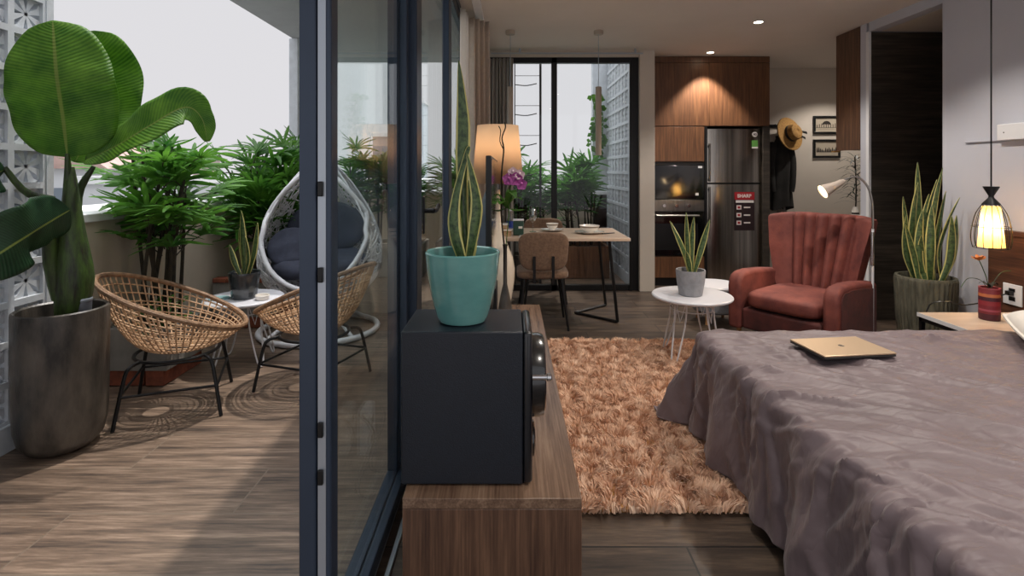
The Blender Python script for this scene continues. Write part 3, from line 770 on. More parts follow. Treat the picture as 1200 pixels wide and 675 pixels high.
for i in range(1050):
    a = rnd.uniform(0, 2 * PI); walk(rnd.uniform(.02, .98), rnd.uniform(0, 2 * PI), .035 * math.cos(a), .13 * math.sin(a), rnd.randint(6, 11))
mb.build('wicker_shell', M['whitemetal'], t)
mb = MB()
for k in range(8):
    ph = PI * .35 + k * PI * 1.3 / 7
    mb.tube([esurf(i / 16, ph) for i in range(17)], .008, 6)
mb.build('shell_ribs', M['whitemetal'], t)
def rimpt(a):
    z = .885 + .49 * math.sin(a); k = 0
    for i in range(200):
        if erz(i / 199)[1] <= z: k = i / 199
    r = erz(k)[0]; x = min(.385, r * .97) * math.cos(a) * (1.0 if z > .8 else 1.06)
    x = max(-r * .985, min(r * .985, x)); return V((x, -math.sqrt(max(0, r * r - x * x)) * .86, z))
mb = MB(); mb.tube([rimpt(2 * PI * i / 48) for i in range(48)], .019, 10, closed=True); mb.build('opening_frame', M['whitemetal'], t)
mb = MB(); mb.tube([(.45 * math.cos(2*PI*i/40), -.05 + .42 * math.sin(2*PI*i/40), .022) for i in range(40)], .022, 10, closed=True); mb.build('base_ring', M['whitemetal'], t)
for k in range(4):
    a = PI / 4 + k * PI / 2; mb = MB()
    mb.tube(catmull([(.44 * math.cos(a), -.05 + .41 * math.sin(a), .025), (.3 * math.cos(a), -.03 + .28 * math.sin(a), .10), (.14 * math.cos(a), .12 * math.sin(a), .18), (.12 * math.cos(a), .11 * math.sin(a), .24)], 10), .015, 8); mb.build('base_strut', M['whitemetal'], t)
def tuft(name, label, loc, rx, ry, rz_, rot, m=M['navy']):
    mb = MB()
    def fn(u, v):
        a = u * 2 * PI; b = (v - .5) * PI
        cx = math.copysign(abs(math.cos(b)) ** .6, 1); x = rx * math.cos(a) * cx; y = ry * math.sin(a) * cx; z = rz_ * math.copysign(abs(math.sin(b)) ** .8, b)
        d = math.cos(x / rx * PI * 1.5) * math.cos(y / ry * PI * 1.5)
        z *= .82 + .22 * d
        return V((x, y, z))
    mb.grid(48, 24, fn, closeu=True)
    o = mb.build(name, m); o.location = loc; o.rotation_euler = rot; return tag(o, label, 'cushion')
tuft('seat_cushion', 'dark navy tufted seat cushion lying in the egg chair', (EG[0], EG[1] - .02, .54), .37, .31, .10, (rad(8), 0, rad(6)))
tuft('back_cushion', 'dark navy tufted cushion propped upright in the egg chair', (EG[0] - .02, EG[1] + .18, .80), .32, .23, .08, (rad(74), 0, rad(6)))
tuft('side_cushion', 'dark navy cushion at the left side of the egg chair seat', (EG[0] - .2, EG[1] - .12, .68), .17, .17, .06, (rad(50), rad(25), rad(-10)))
# ================================================================ media cabinet side
CX0, CX1, CY0, CY1 = -.29, .192, 1.42, 3.48
t = thing('media_cabinet', 'long low walnut cabinet running along the glass wall', 'cabinet', (0, 0, 0))
bxs('cabinet_top', M['walnut'], [(CX0, CX1, CY0, CY1, .372, .40)], t, bevel=.002)
bxs('end_panel', M['walnutz'], [(CX0, CX1, CY0, CY0 + .025, 0, .3715)], t, bevel=.002)
bxs('end_panel', M['walnutz'], [(CX0, CX1, CY1 - .025, CY1, 0, .3715)], t, bevel=.002)
bxs('back_panel', M['walnutz'], [(CX0, CX0 + .015, CY0 + .026, CY1 - .026, .0, .3715)], t)
for i in range(4):
    a = CY0 + .03 + i * .5; bxs('door', M['walnutz'], [(CX1 - .022, CX1 - .002, a, a + .495, .03, .366)], t, bevel=.002)
bxs('plinth', M['blackpl'], [(CX0 + .02, CX1 - .05, CY0 + .03, CY1 - .03, 0, .028)], t)

t = thing('loudspeaker', 'large black loudspeaker on the near end of the walnut cabinet', 'speaker', (0, 0, .4005))
mb = MB(); mb.box(-.305, .035, 1.475, 1.72, .004, .43); mb.build('enclosure', M['speaker'], t, bevel=.004)
mb = MB(); mb.box(.0355, .062, 1.475, 1.72, .004, .43); mb.build('front_baffle', M['speakertop'], t, bevel=.012, seg=4)
RY = Matrix.Rotation(PI / 2, 4, 'Y')
mb = MB(); mb.lathe([(.118, 0), (.119, .022), (.114, .036), (.104, .04), (.094, .03), (.06, .012), (.001, .008)], 48, c=(.062, 1.595, .268), capt=False, M=RY); wf = mb.build('woofer', M['cone'], t)
mb = MB(); mb.lathe([(.04, .008), (.03, .022), (.001, .028)], 32, c=(.062, 1.595, .268), capb=False, capt=False, M=RY); mb.build('dust_cap', M['chrome'], wf)
mb = MB(); mb.lathe([(.05, 0), (.05, .008), (.04, .012), (.02, .004), (.001, .012)], 32, c=(.062, 1.595, .075), capt=False, M=RY); mb.build('tweeter', M['cone'], t)
mb = MB(); mb.lathe([(.008, 0), (.008, .04), (.011, .042), (.011, .052), (.006, .055)], 20, c=(.062, 1.484, .30), M=RY); mb.build('knob', M['chrome'], t)
for x in (-.28, .03):
    for y in (1.5, 1.7):
        mb = MB(); mb.lathe([(.012, 0), (.012, .0045)], 12, c=(x, y, -.0005)); mb.build('foot', M['blackpl'], t)

SP = (-.143, 1.59, .831)
t = thing('plant_pot', 'turquoise glazed pot standing on the black loudspeaker', 'pot', SP)
mb = MB(); mb.lathe([(.062, 0), (.070, .003), (.078, .02), (.094, .08), (.105, .14), (.110, .19), (.112, .205), (.109, .209), (.104, .205), (.101, .19), (.098, .165)], 64, capt=False); mb.build('pot', M['teal'], t)
mb = MB(); mb.lathe([(.001, .172), (.099, .168)], 32, capb=False, capt=False); mb.build('soil', M['soil'], t)
t = thing('snake_plant', 'tall snake plant with few yellow-edged leaves in the turquoise pot', 'plant', SP)
def SL(pts, ws, side=(1, .1, 0)):
    mb = MB(); blade(mb, [V((x, y, z)) for x, y, z in pts], ws, side, cup=.28, cols=8, n=24); mb.build('leaf', M['snake'], t, solid=.003)
SL([(.012, .01, .165), (-.002, .015, .40), (.0, .01, .60), (-.012, .0, .78)], [.008, .011, .016, .022, .021, .011, .001])
SL([(.004, -.01, .165), (-.025, -.015, .27), (-.02, -.01, .37), (.012, .0, .50), (.022, .0, .52)], [.012, .019, .020, .014, .009, .008, .002], (1, -.3, 0))
SL([(.016, 0, .165), (.035, -.01, .27), (.042, -.01, .36), (.014, -.015, .50)], [.010, .015, .019, .019, .012, .001], (1, .3, 0))
SL([(.02, .02, .165), (.03, .03, .25), (.015, .03, .42)], [.010, .014, .012, .001], (.9, .4, 0))

t = thing('television', 'thin flat television seen edge-on behind the turquoise pot', 'television', (-.085, 2.08, 0))
mb = MB(); mb.box(-.012, .010, 0, 1.08, .70, 1.34); mb.build('screen_panel', M['blackpl'], t, bevel=.004)
mb = MB(); mb.grid(16, 16, lambda a, b: V((-.013 - .062 * (math.sin(PI * a) * math.sin(PI * min(1, b * 1.2))) ** .5, .06 + a * .96, .72 + b * .57))); mb.build('back_shell', mat('grey_blue_shell', (96, 108, 124), .3), t)
bxs('display', M['blackglass'], [(.0102, .012, .012, 1.068, .715, 1.328)], t)
mb = MB(); mb.box(-.02, .02, .44, .64, .414, .72); mb.build('stand_neck', M['blackpl'], t, bevel=.004)
mb = MB(); mb.box(-.13, .15, .3, .78, .401, .414); mb.build('stand_foot', M['blackpl'], t, bevel=.004)

LP = (-.078, 3.31, .401)
t = thing('table_lamp', 'table lamp with gourd-shaped cream base and beige drum shade on the walnut cabinet', 'lamp', LP)
mb = MB(); mb.lathe([(.055, 0), (.066, .005), (.072, .02), (.09, .10), (.105, .20), (.107, .27), (.094, .34), (.066, .41), (.04, .47), (.026, .53), (.02, .62), (.018, .74), (.012, .76)], 40); mb.build('base', M['ceramic'], t)
mb = MB(); mb.tube([(0, 0, .75), (0, 0, .98)], .006, 8); mb.build('stem', M['chrome'], t)
shade = transl(mat('lamp_shade_cloth', (206, 184, 158), .9, bump=.1, bscale=200), .5, (236, 214, 188))
mb = MB(); mb.lathe([(.160, .80), (.128, 1.16)], 48, capb=False, capt=False); mb.build('lamp_shade', shade, t, solid=.002)
mb = MB(); mb.lathe([(.02, .93), (.032, .97), (.028, 1.0), (.012, 1.03)], 20); mb.build('bulb', mat('lamp_bulb', (255, 230, 190), .4, emit=(255, 206, 140), es=6), t)
l1 = light('lamp_bulb_light', 'POINT', (LP[0], LP[1], LP[2] + 1.06), 1.5, (1, .84, .64), .03)

# orchid in a slim dark vase
t = thing('orchid', 'purple and white orchid with a curly twig standing before the beige lamp', 'plant', (-.03, 3.08, .401))
mb = MB(); mb.lathe([(.03, 0), (.036, .01), (.04, .08), (.026, .16), (.012, .22), (.011, .42), (.015, .45), (.009, .45)], 28); mb.build('vase', M['concdark'], t)
mb = MB(); mb.tube(catmull([(0, 0, .4), (-.022, 0, .62), (-.02, 0, .86), (-.008, 0, 1.0), (-.018, 0, 1.07), (.002, 0, 1.13), (-.004, 0, 1.16)], 24), [.005] * 14 + [.004] * 10, 6)
mb.tube(catmull([(-.008, 0, 1.0), (-.03, .0, 1.05), (-.026, 0, 1.11), (-.038, 0, 1.14)], 10), .003, 5); mb.build('twig', M['cane'], t)
mb = MB(); mb.tube(catmull([(0, 0, .4), (.02, -.01, .6), (.025, -.01, .75), (.05, -.01, .84), (.075, -.01, .85)], 12), .003, 6); mb.build('stem', M['palm'], t)
mb = MB()
for a, L_, up in ((.2, .10, .06), (1.0, .09, .1), (2.2, .1, .05), (3.3, .11, .08), (4.3, .1, .04), (5.3, .09, .09), (.6, .13, -.02), (2.8, .1, -.02)):
    d = V((math.cos(a), math.sin(a), 0)); p = V((.01, 0, .66)); blade(mb, [p, p + d * L_ * .5 + V((0, 0, up)), p + d * L_ + V((0, 0, up * .7))], [.01, .026, .028, .004], (-math.sin(a), math.cos(a), 0), cup=.3, cols=4, n=8)
mb.build('foliage', M['palmd'], t)
pur = mat('orchid_purple', (158, 48, 136), .5, c2=(196, 110, 180), vscale=20); whi = mat('orchid_pale', (236, 206, 214), .5)
for (x, z, sc, mm) in ((.02, .83, 1.1, pur), (.062, .83, 1.2, pur), (.095, .80, 1.0, pur), (.045, .87, .9, whi), (.085, .855, .9, whi)):
    mb = MB()
    for k in range(5):
        a = PI / 2 + k * 2 * PI / 5; d = V((math.cos(a), -.15, math.sin(a))) * .034 * sc; p = V((x, -.02, z))
        blade(mb, [p, p + d * .5, p + d], [.004, .02 * sc, .018 * sc, .003], (-math.sin(a), 0, math.cos(a)), cup=.2, cols=4, n=7)
    mb.lathe([(.006, 0), (.008, .006), (.003, .014)], 10, c=(x, -.025, z)); mb.build('flower', mm, t)

# adapter and cables in the gap behind the cabinet
t = thing('power_strip', 'white power adapter block fixed behind the walnut cabinet', 'adapter', (CX0 - .001, 2.0, .2))
bxs('body', M['white'], [(-.035, 0, 0, .1, 0, .17)], t, bevel=.006)
bxs('socket', M['blackpl'], [(-.037, -.035, .03, .07, .03, .06), (-.037, -.035, .03, .07, .10, .13)], t)
for i, (lab, y0) in enumerate((('black cable looping down behind the walnut cabinet', 1.95), ('black cable curled above the adapter behind the cabinet', 2.12))):
    mb = MB(); mb.tube(catmull([(-.315, y0, .38), (-.335, y0 + .1, .25), (-.32, y0 - .06, .15), (-.34, y0 + .05, .05), (-.33, y0 + .3, .012), (-.32, y0 + .6 - i * .9, .012)], 40), .0035, 6)
    tag(mb.build('cable', M['blackpl'], None), lab, 'cable')

# ================================================================ rug
def rug():
    x0, x1, y0, y1 = .2, 1.42, 1.96, 3.92
    t = thing('shag_rug', 'peach coloured shaggy rug between the cabinet and the bed', 'rug', (0, 0, 0))
    m, nt, N, L, bs = newmat('shag_pile')
    n = noisen(nt, coords(nt), 16, 6, .7); rr = rampn(nt, n.outputs['Fac'], [(.3, lin((204, 156, 126))), (.5, lin((228, 188, 158))), (.7, lin((244, 216, 192)))])
    L.new(rr.outputs['Color'], bs.inputs['Base Color']); bs.inputs['Roughness'].default_value = .95; bs.inputs['Specular IOR Level'].default_value = .1
    bs.inputs['Sheen Weight'].default_value = .3
    bxs('backing', M['straw'], [(x0 + .02, x1 - .02, y0 + .02, y1 - .02, .001, .012)], t)
    rnd = random.Random(2); mb = MB()
    n1 = 62000
    for i in range(n1):
        x = rnd.uniform(x0, x1); y = rnd.uniform(y0, y1)
        cl = V((noise.noise(V((x * 15, y * 15, 1))), noise.noise(V((x * 15, y * 15, 7))), 0)) * 1.9
        fn_ = noise.noise(V((x * 26, y * 26, 3))); h = .026 + .02 * max(0, fn_ + .2) + rnd.uniform(0, .006)
        cl2 = V((noise.noise(V((x * 30, y * 30, 4))), noise.noise(V((x * 30, y * 30, 9))), 0)) * 1.2
        lean = (cl + cl2 + V((rnd.uniform(-.4, .4), rnd.uniform(-.4, .4), 0))) * .020
        a = rnd.uniform(0, 2 * PI); w_ = V((math.cos(a), math.sin(a), 0)) * .0036
        p = V((x, y, .008)); q = p + lean * .5 + V((0, 0, h * .7)); e = p + lean * 1.25 + V((0, 0, h))
        mb.add([p - w_, p + w_, q + w_ * .9, q - w_ * .9, e], [(0, 1, 2, 3), (3, 2, 4)])
    o = mb.build('pile', m, t, smooth=True); o['kind'] = 'stuff'
rug()

# ================================================================ bed
BX0, BX1, BY0, BY1, BZ = .97, 2.98, .86, 2.56, .47
t = thing('bed', 'double bed under a mauve grey cover, headboard side at the right wall', 'bed', (0, 0, 0))
bxs('bed_base', M['dwood'], [(BX0 + .08, BX1, BY0 + .08, BY1 - .06, .06, .24)], t, bevel=.01)
for x in (BX0 + .14, BX1 - .08):
    for y in (BY0 + .14, BY1 - .12): bxs('leg', M['dwood'], [(x - .03, x + .03, y - .03, y + .03, 0, .06)], t)
bxs('mattress', M['pillow'], [(BX0 + .03, BX1, BY0 + .03, BY1 - .03, .241, BZ - .02)], t, bevel=.05, seg=4)
def cover():
    m, nt, N, L, bs = newmat('mauve_cotton')
    n = noisen(nt, coords(nt), 3, 5, .6); r_ = rampn(nt, n.outputs['Fac'], [(.35, lin((100, 86, 89))), (.65, lin((116, 101, 104)))])
    L.new(r_.outputs['Color'], bs.inputs['Base Color']); bs.inputs['Roughness'].default_value = .46; bs.inputs['Sheen Weight'].default_value = .15
    nb = noisen(nt, coords(nt, (1, 2.2, 1), rot=(0, 0, .6)), 9, 2, .5); nb.inputs['Distortion'].default_value = .5
    bumpn(nt, mth(nt, 'ABSOLUTE', mth(nt, 'SUBTRACT', nb.outputs['Fac'], .5)), .3, .03, bs)
    bs.inputs['Specular IOR Level'].default_value = .4
    rc = random.Random(31); creases = []
    for i in range(150):
        an = rc.choice((-.62, -.62, -.5, -.9, -1.35, -.15, .35)) + rc.uniform(-.22, .22)
        creases.append((rc.uniform(.5, 2.9), rc.uniform(.5, 2.6), math.cos(an), math.sin(an), rc.uniform(.10, .42), rc.uniform(.008, .02), rc.choice((1, 1, 1, -.6)) * rc.uniform(.004, .012)))
    for i in range(26):
        y_ = rc.uniform(.5, 2.6); an = PI + rc.uniform(-.5, .35)
        creases.append((rc.uniform(.6, .95), y_, math.cos(an), math.sin(an), rc.uniform(.15, .4), rc.uniform(.010, .022), rc.uniform(.008, .02)))
    def ridg(x, y, z, f):
        return 1 - abs(noise.noise(V((x * f, y * f, z)))) * 2
    def fn(u, v):
        # cloth coordinates
        cx = BX0 - .48 + u * (BX1 - .12 - BX0 + .48); cy = BY0 - .5 + v * (BY1 - BY0 + .98)
        ax = max(0, BX0 - cx); by = max(0, cy - BY1); bn = max(0, BY0 - cy)
        px, py = max(cx, BX0), min(max(cy, BY0), BY1)
        b = by if by > 0 else -bn
        s_ = max(ax, abs(b)); s_ *= 1 + .10 * (2 * ax * abs(b) / max(1e-6, ax * ax + b * b)) if s_ > 0 else 1
        hy = max(1e-6, math.hypot(ax, b))
        # wrinkles on top: long creases running towards the pillows + small crumple
        cr = 0
        q = (cx * .75 + cy * 1.0); w_ = (cx * 1.0 - cy * .75)
        cr += .011 * max(0, ridg(q * 2.2, w_ * .5, 2, 1.7) - .55) * 2
        cr += .007 * max(0, ridg(cx * .8 + .3 * cy, cy * 2.4, 5, 2.2) - .5) * 2
        cr += .004 * max(0, ridg(q * 5, w_ * 1.6, 8, 1.9) - .5) * 2
        cr += .0022 * noise.noise(V((cx * 16, cy * 22, 1))) + .010 * noise.noise(V((cx * 2.2, cy * 2.2, 4)))
        for c0, sl, wd, am in ((1.98, -.55, .018, .010), (1.62, -.62, .014, .008), (2.35, -.48, .02, .008), (2.9, -.9, .016, .007), (1.2, -.3, .012, .006)):
            dd = (cy - (c0 + sl * (cx - 1.2))); am2 = am * max(0, noise.noise(V((cx * 1.4, c0 * 7, 0))) + .45)
            cr += am2 * math.exp(-(dd / wd) ** 2)
        cr *= 1.1
        for (ax0, ay0, ux, uy, ln, wd, am) in creases:
            rx, ry = cx - ax0, cy - ay0; tt = rx * ux + ry * uy
            if abs(tt) > ln: continue
            e = tt / ln; dd = (rx * -uy + ry * ux) + .05 * ln * math.sin(e * 3 + am * 900)
            if abs(dd) > wd * 4: continue
            g = dd / wd; cr += am * (1 - e * e) * (math.exp(-g * g) - .35 * math.exp(-(g - 1.6) ** 2))
        if s_ <= 0: return V((px, py, BZ + .012 + cr + .03 * max(0, 1 - ((cx - 1.9) / .9) ** 2) * .5))
        R = .055; L_ = s_
        dx, dy = -ax / hy, b / hy
        arc = R * PI / 2
        if L_ < arc: out = R * math.sin(L_ / R); dn = R * (1 - math.cos(L_ / R))
        else: out = R + (L_ - arc) * .10; dn = R + (L_ - arc) * .985
        corner = 2 * abs(dx * dy)
        if L_ > arc: out += (L_ - arc) * .42 * corner; dn -= (L_ - arc) * .06 * corner
        hang = min(1, dn / .35)
        # vertical folds along the sides
        sc_ = cy if ax > abs(b) else cx
        f = (.034 * noise.noise(V((sc_ * 3.6, .3 * dn, 2))) + .017 * math.sin(sc_ * 21 + 2 * noise.noise(V((sc_ * 3, 0, 0)))) + .009 * noise.noise(V((sc_ * 16 + dn * 3, dn * 2, 6)))) * hang
        f += .010 * max(0, ridg(sc_ * 4.4 + dn * 2.2, dn * 1.6, 4, 1.5) - .6) * 2 * (.4 + hang) + cr * (1 - .6 * hang)
        if ax > 0: f -= .055 * hang * math.exp(-((cy - (BY1 - .16)) / .045) ** 2)
        if ax > 0: f += .03 * hang * math.exp(-((cy - (BY1 - .30)) / .09) ** 2)
        out += f
        z = BZ + .012 - dn + cr * (1 - hang)
        z = max(z, .045 + .012 * noise.noise(V((sc_ * 5, 1, 1))))
        return V((px + dx * out, py + dy * out, z))
    mb = MB(); mb.grid(340, 330, fn)
    o = mb.build('bed_cover', m, None, solid=.006)
    tag(o, 'wrinkled mauve grey cotton cover draped over the bed down to the rug', 'bedspread')
cover()
def cushion(name, label, loc, sx, sy, sz, rot, m):
    mb = MB()
    def side(sg):
        def fn(a, b):
            x, y = a * 2 - 1, b * 2 - 1
            k = max(0, (1 - abs(x) ** 2.6)) ** .5 * max(0, (1 - abs(y) ** 2.6)) ** .5
            return V((x * sx * (1 - .06 * (1 - abs(y))**2 * 0 - .05 * y * y * (abs(x))), y * sy * (1 - .05 * x * x), sg * (sz * k * (1 + .12 * noise.noise(V((x * 2, y * 2, sz * 9)))) + .004)))
        return fn
    mb.grid(28, 28, side(1)); n = len(mb.f); mb.grid(28, 28, side(-1)); mb.f[n:] = [tuple(reversed(f)) for f in mb.f[n:]]
    per = [(i, j) for i, j in [(k, 0) for k in range(28)] + [(27, k) for k in range(1, 28)] + [(26 - k, 27) for k in range(27)] + [(0, 26 - k) for k in range(26)]]
    ids = [j * 28 + i for i, j in per]; o2 = 784
    for a, b in zip(ids, ids[1:] + ids[:1]): mb.f.append((b, a, a + o2, b + o2))
    t = thing(name, label, 'pillow', loc); t.rotation_euler = rot
    mb.build('pillow_body', m, t)
    mb = MB(); P_ = []
    for i, j in per:
        x, y = i / 13.5 - 1, j / 13.5 - 1
        P_.append((x * sx * (1 - .05 * y * y * abs(x)) * 1.005, y * sy * (1 - .05 * x * x) * 1.005, 0))
    mb.tube(P_, .008, 6, closed=True); mb.build('piping', m, t)
cushion('pillow', 'cream pillow lying flat on the bed at the right edge of the photo', (2.41, 2.17, .60), .24, .34, .07, (0, rad(-5), rad(-33)), M['pillow'])
cushion('pillow', 'second cream pillow leaning on the headboard nearest the wall', (2.84, 1.75, .70), .20, .31, .07, (0, rad(-62), 0), M['pillow'])

t = thing('laptop', 'closed champagne gold laptop lying on the bed cover', 'laptop', (1.41, 2.255, BZ + .048), rad(7))
t.rotation_euler = (rad(0), rad(0), rad(7))
mb = MB(); mb.box(-.16, .16, -.11, .11, 0, .009); mb.build('base', M['laptopd'], t, bevel=.004, seg=3)
mb = MB(); mb.box(-.16, .16, -.11, .11, .0095, .0165); lid = mb.build('lid', M['laptop'], t, bevel=.003, seg=3)
mb = MB(); pts = []
for k in range(28):
    a = 2 * PI * k / 28; r_ = .0125 * (1 - .14 * math.exp(-((a - PI / 2) / .35) ** 2) - .08 * math.exp(-((a - 1.5 * PI) / .3) ** 2))
    if abs(a - .15) < .45 or a > 2 * PI - .3: r_ *= .72
    pts.append((r_ * math.cos(a), r_ * math.sin(a)))
mb.prism(pts, lambda a, b, d: V((a, b, d)), .0165, .0168)
mb.prism([(.001, .0135), (.007, .019), (.006, .0135)], lambda a, b, d: V((a, b, d)), .0165, .0168); mb.build('emblem', M['chrome'], lid, smooth=False)

# ---- headboard, nightstand
t = thing('headboard', 'brown wood veneer headboard panel on the right wall', 'headboard', (3.068, 0, 0))
bxs('panel', M['hwood'], [(-.035, 0, -.2, 3.36, 0, .915)], t, bevel=.003)
bxs('edge_strip', M['hwood'], [(-.042, -.0355, -.2, 3.36, .885, .914)], t, bevel=.002)
t = thing('nightstand', 'low table with pale top and black metal frame between bed and plant', 'nightstand', (0, 0, 0))
nx0, nx1, ny0, ny1 = 2.40, 3.03, 2.68, 3.12
bxs('tabletop', M['tableoak'], [(nx0, nx1, ny0, ny1, .425, .445)], t, bevel=.002)
bxs('top_edge', M['white'], [(nx0 - .003, nx0, ny0, ny1, .424, .446)], t)
mb = MB(); mb.box(nx0 + .005, nx1, ny0 + .005, ny0 + .025, .40, .424); mb.box(nx0 + .005, nx1, ny1 - .025, ny1 - .005, .40, .424); mb.box(nx0 + .005, nx0 + .025, ny0 + .02, ny1 - .02, .40, .424); mb.build('frame', M['black'], t)
for x in (nx0 + .005, nx1 - .025):
    for y in (ny0 + .005, ny1 - .025): bxs('leg', M['black'], [(x, x + .02, y, y + .02, 0, .424)], t)
# striped vase
m, nt, N, L, bs = newmat('striped_wax'); tc = N.new('ShaderNodeTexCoord'); sp = N.new('ShaderNodeSeparateXYZ'); L.new(tc.outputs['Object'], sp.inputs[0])
r_ = rampn(nt, mth(nt, 'MULTIPLY', sp.outputs[2], 1 / .18), [(0, lin((70, 24, 36))), (.2, lin((112, 34, 44))), (.28, lin((150, 70, 84))), (.34, lin((110, 30, 40))), (.46, lin((128, 38, 46))), (.6, lin((64, 22, 34))), (.72, lin((176, 100, 60))), (.82, lin((120, 40, 46)))])
r_.color_ramp.interpolation = 'CONSTANT'; L.new(r_.outputs['Color'], bs.inputs['Base Color']); bs.inputs['Roughness'].default_value = .45
t = thing('flower_vase', 'round striped dark red vase on the nightstand below the wire pendant', 'vase', (2.69, 2.97, .4455))
mb = MB(); mb.lathe([(.044, 0), (.048, .004), (.048, .176), (.046, .18), (.041, .178), (.04, .02)], 36); mb.build('vase', m, t)
mb = MB(); mb.lathe([(.0475, .172), (.0495, .175), (.048, .181), (.041, .180)], 36, capb=False, capt=False); mb.build('rim', mat('vase_rim', (140, 60, 66), .4), t)
t = thing('dried_flower', 'single orange flower on a thin stem in the striped vase', 'flower', (2.69, 2.97, .4455))
mb = MB(); mb.tube(catmull([(0, 0, .05), (-.01, 0, .2), (-.035, 0, .28), (-.06, 0, .335)], 12), .0025, 6)
mb.tube(catmull([(0, 0, .15), (.03, 0, .22), (.07, 0, .265), (.12, 0, .272)], 12), .002, 5); mb.tube(catmull([(-.01, 0, .17), (-.05, 0, .22), (-.12, .0, .23), (-.16, 0, .18)], 12), .0018, 5); mb.build('stem', M['bstalk'], t)
mb = MB()
for k in range(14):
    a = k * 2.4; d = V((math.cos(a), math.sin(a) * .8, .35 + .25 * (k % 3))).normalized() * .042; p = V((-.06, 0, .33))
    blade(mb, [p, p + d * .6, p + d], [.003, .012, .003], (-math.sin(a), math.cos(a), 0), cup=.2, cols=2, n=6)
mb.build('petals', mat('orange_petal', (206, 130, 62), .6, c2=(170, 90, 44), vscale=30), t)
mb = MB()
for k in range(9):
    a = k * 2.1; d = V((math.cos(a), math.sin(a), .3)).normalized() * .05; p = V((0, 0, .178)); blade(mb, [p, p + d * .6 + V((0, 0, .02)), p + d], [.004, .013, .002], (-math.sin(a), math.cos(a), 0), cup=.2, cols=2, n=5)
mb.build('leaves', M['coat'], t)
# socket + cord
t = thing('power_socket', 'white wall socket on the headboard behind the striped vase', 'socket', (3.025, 3.19, .47))
bxs('plate', M['white'], [(0, .008, -.06, .06, 0, .125)], t, bevel=.003)
bxs('socket_hole', M['blackpl'], [(-.0015, 0, -.02, .02, .025, .05), (-.0015, 0, -.02, .02, .08, .1)], t)
mb = MB(); mb.tube(catmull([(3.005, 3.19, .54), (2.95, 3.18, .53), (2.85, 3.16, .50), (2.7, 3.15, .48), (2.6, 3.15, .50), (2.52, 3.2, .44), (2.5, 3.2, .1), (2.5, 3.2, .012)], 30), .004, 6)
mb.box(2.995, 3.022, 3.175, 3.205, .53, .555)
tag(mb.build('extension_cable', M['blackpl'], None), 'black power cord plugged in and sagging behind the striped vase', 'cable')
# wall shelf (white box with a thin trunking)
t = thing('wall_box', 'white rectangular box mounted high on the right wall', 'wall unit', (3.069, 3.30, 1.466))
bxs('housing', M['white'], [(-.035, 0, -.9, 0, .0, .10)], t, bevel=.004)
bxs('led', M['ink'], [(-.0365, -.035, -.05, -.044, .045, .052)], t)
bxs('trunking', M['wallpaint'], [(-.012, 0, .001, .26, .0, .012)], t, bevel=.002)

# ---- bedside pendant
PD = (2.745, 3.02)
t = thing('pendant_lamp', 'glowing pleated pendant in a black wire cage above the nightstand', 'lamp', (PD[0], PD[1], .84))
mb = MB(); mb.tube([(0, 0, .345), (0, 0, H - .84 - .02)], .004, 8); mb.build('cord', M['black'], t)
mb = MB(); mb.lathe([(.05, H - .84 - .025), (.055, H - .84 - .02), (.055, H - .84)], 28); mb.build('ceiling_rose', M['black'], t)
mb = MB(); mb.lathe([(.037, .35), (.037, .345), (.012, .295), (.014, .285), (.042, .25), (.042, .245)], 32); mb.build('socket_cap', M['black'], t)
for i in range(14):
    a = 2 * PI * i / 14; c, s_ = math.cos(a), math.sin(a); mb = MB()
    mb.tube(catmull([(.04 * c, .04 * s_, .248), (.07 * c, .07 * s_, .19), (.088 * c, .088 * s_, .10), (.09 * c, .09 * s_, .04), (.082 * c, .082 * s_, 0)], 14), .0018, 5); mb.build('cage_wire', M['black'], t)
for z, rr_ in ((0, .082), (.12, .087)):
    mb = MB(); mb.tube([(rr_ * math.cos(2*PI*i/32), rr_ * math.sin(2*PI*i/32), z) for i in range(32)], .002, 5, closed=True); mb.build('cage_ring', M['black'], t)
pm = transl(mat('pleated_shade', (250, 226, 170), .8, emit=(255, 200, 92), es=.75), .5)
mb = MB()
def ple(u, v):
    r0 = .058 - .020 * v; r = r0 + .0035 * math.cos(u * 2 * PI * 24); a = u * 2 * PI
    return V((r * math.cos(a), r * math.sin(a), .004 + .232 * v))
mb.grid(192, 6, ple, closeu=True); mb.build('inner_shade', pm, t)
light('pendant_bulb', 'POINT', (PD[0], PD[1], .97), 3.0, (1, .74, .40), .025)

# ---- large snake plant
SN = (2.84, 3.62, 0)
t = thing('plant_pot', 'large ribbed stone-coloured pot in the corner by the dark passage', 'pot', SN)
mb = MB()
def potf(u, v):
    a = u * 2 * PI; zz = [0, .02, .12, .3, .48, .545, .56, .56, .54, .50]; rr = [.12, .134, .150, .168, .174, .176, .172, .155, .151, .15]
    x = v * 9; k = min(int(x), 8); f = x - k; z = zz[k]*(1-f)+zz[k+1]*f; r = rr[k]*(1-f)+rr[k+1]*f
    if k < 5: r += .003 * math.sin(a * 40 + 3 * noise.noise(V((a * 2, z * 8, 0))))
    return V((r * math.cos(a), r * math.sin(a), z))
mb.grid(200, 46, potf, closeu=True); mb.build('pot', M['potbark'], t)
mb = MB(); mb.lathe([(.001, .52), (.15, .515)], 32, capb=False, capt=False); mb.build('soil', M['soil'], t)
t = thing('snake_plant', 'large dense snake plant in the ribbed stone pot by the dark passage', 'plant', SN)
rnd = random.Random(21); sp_ = []
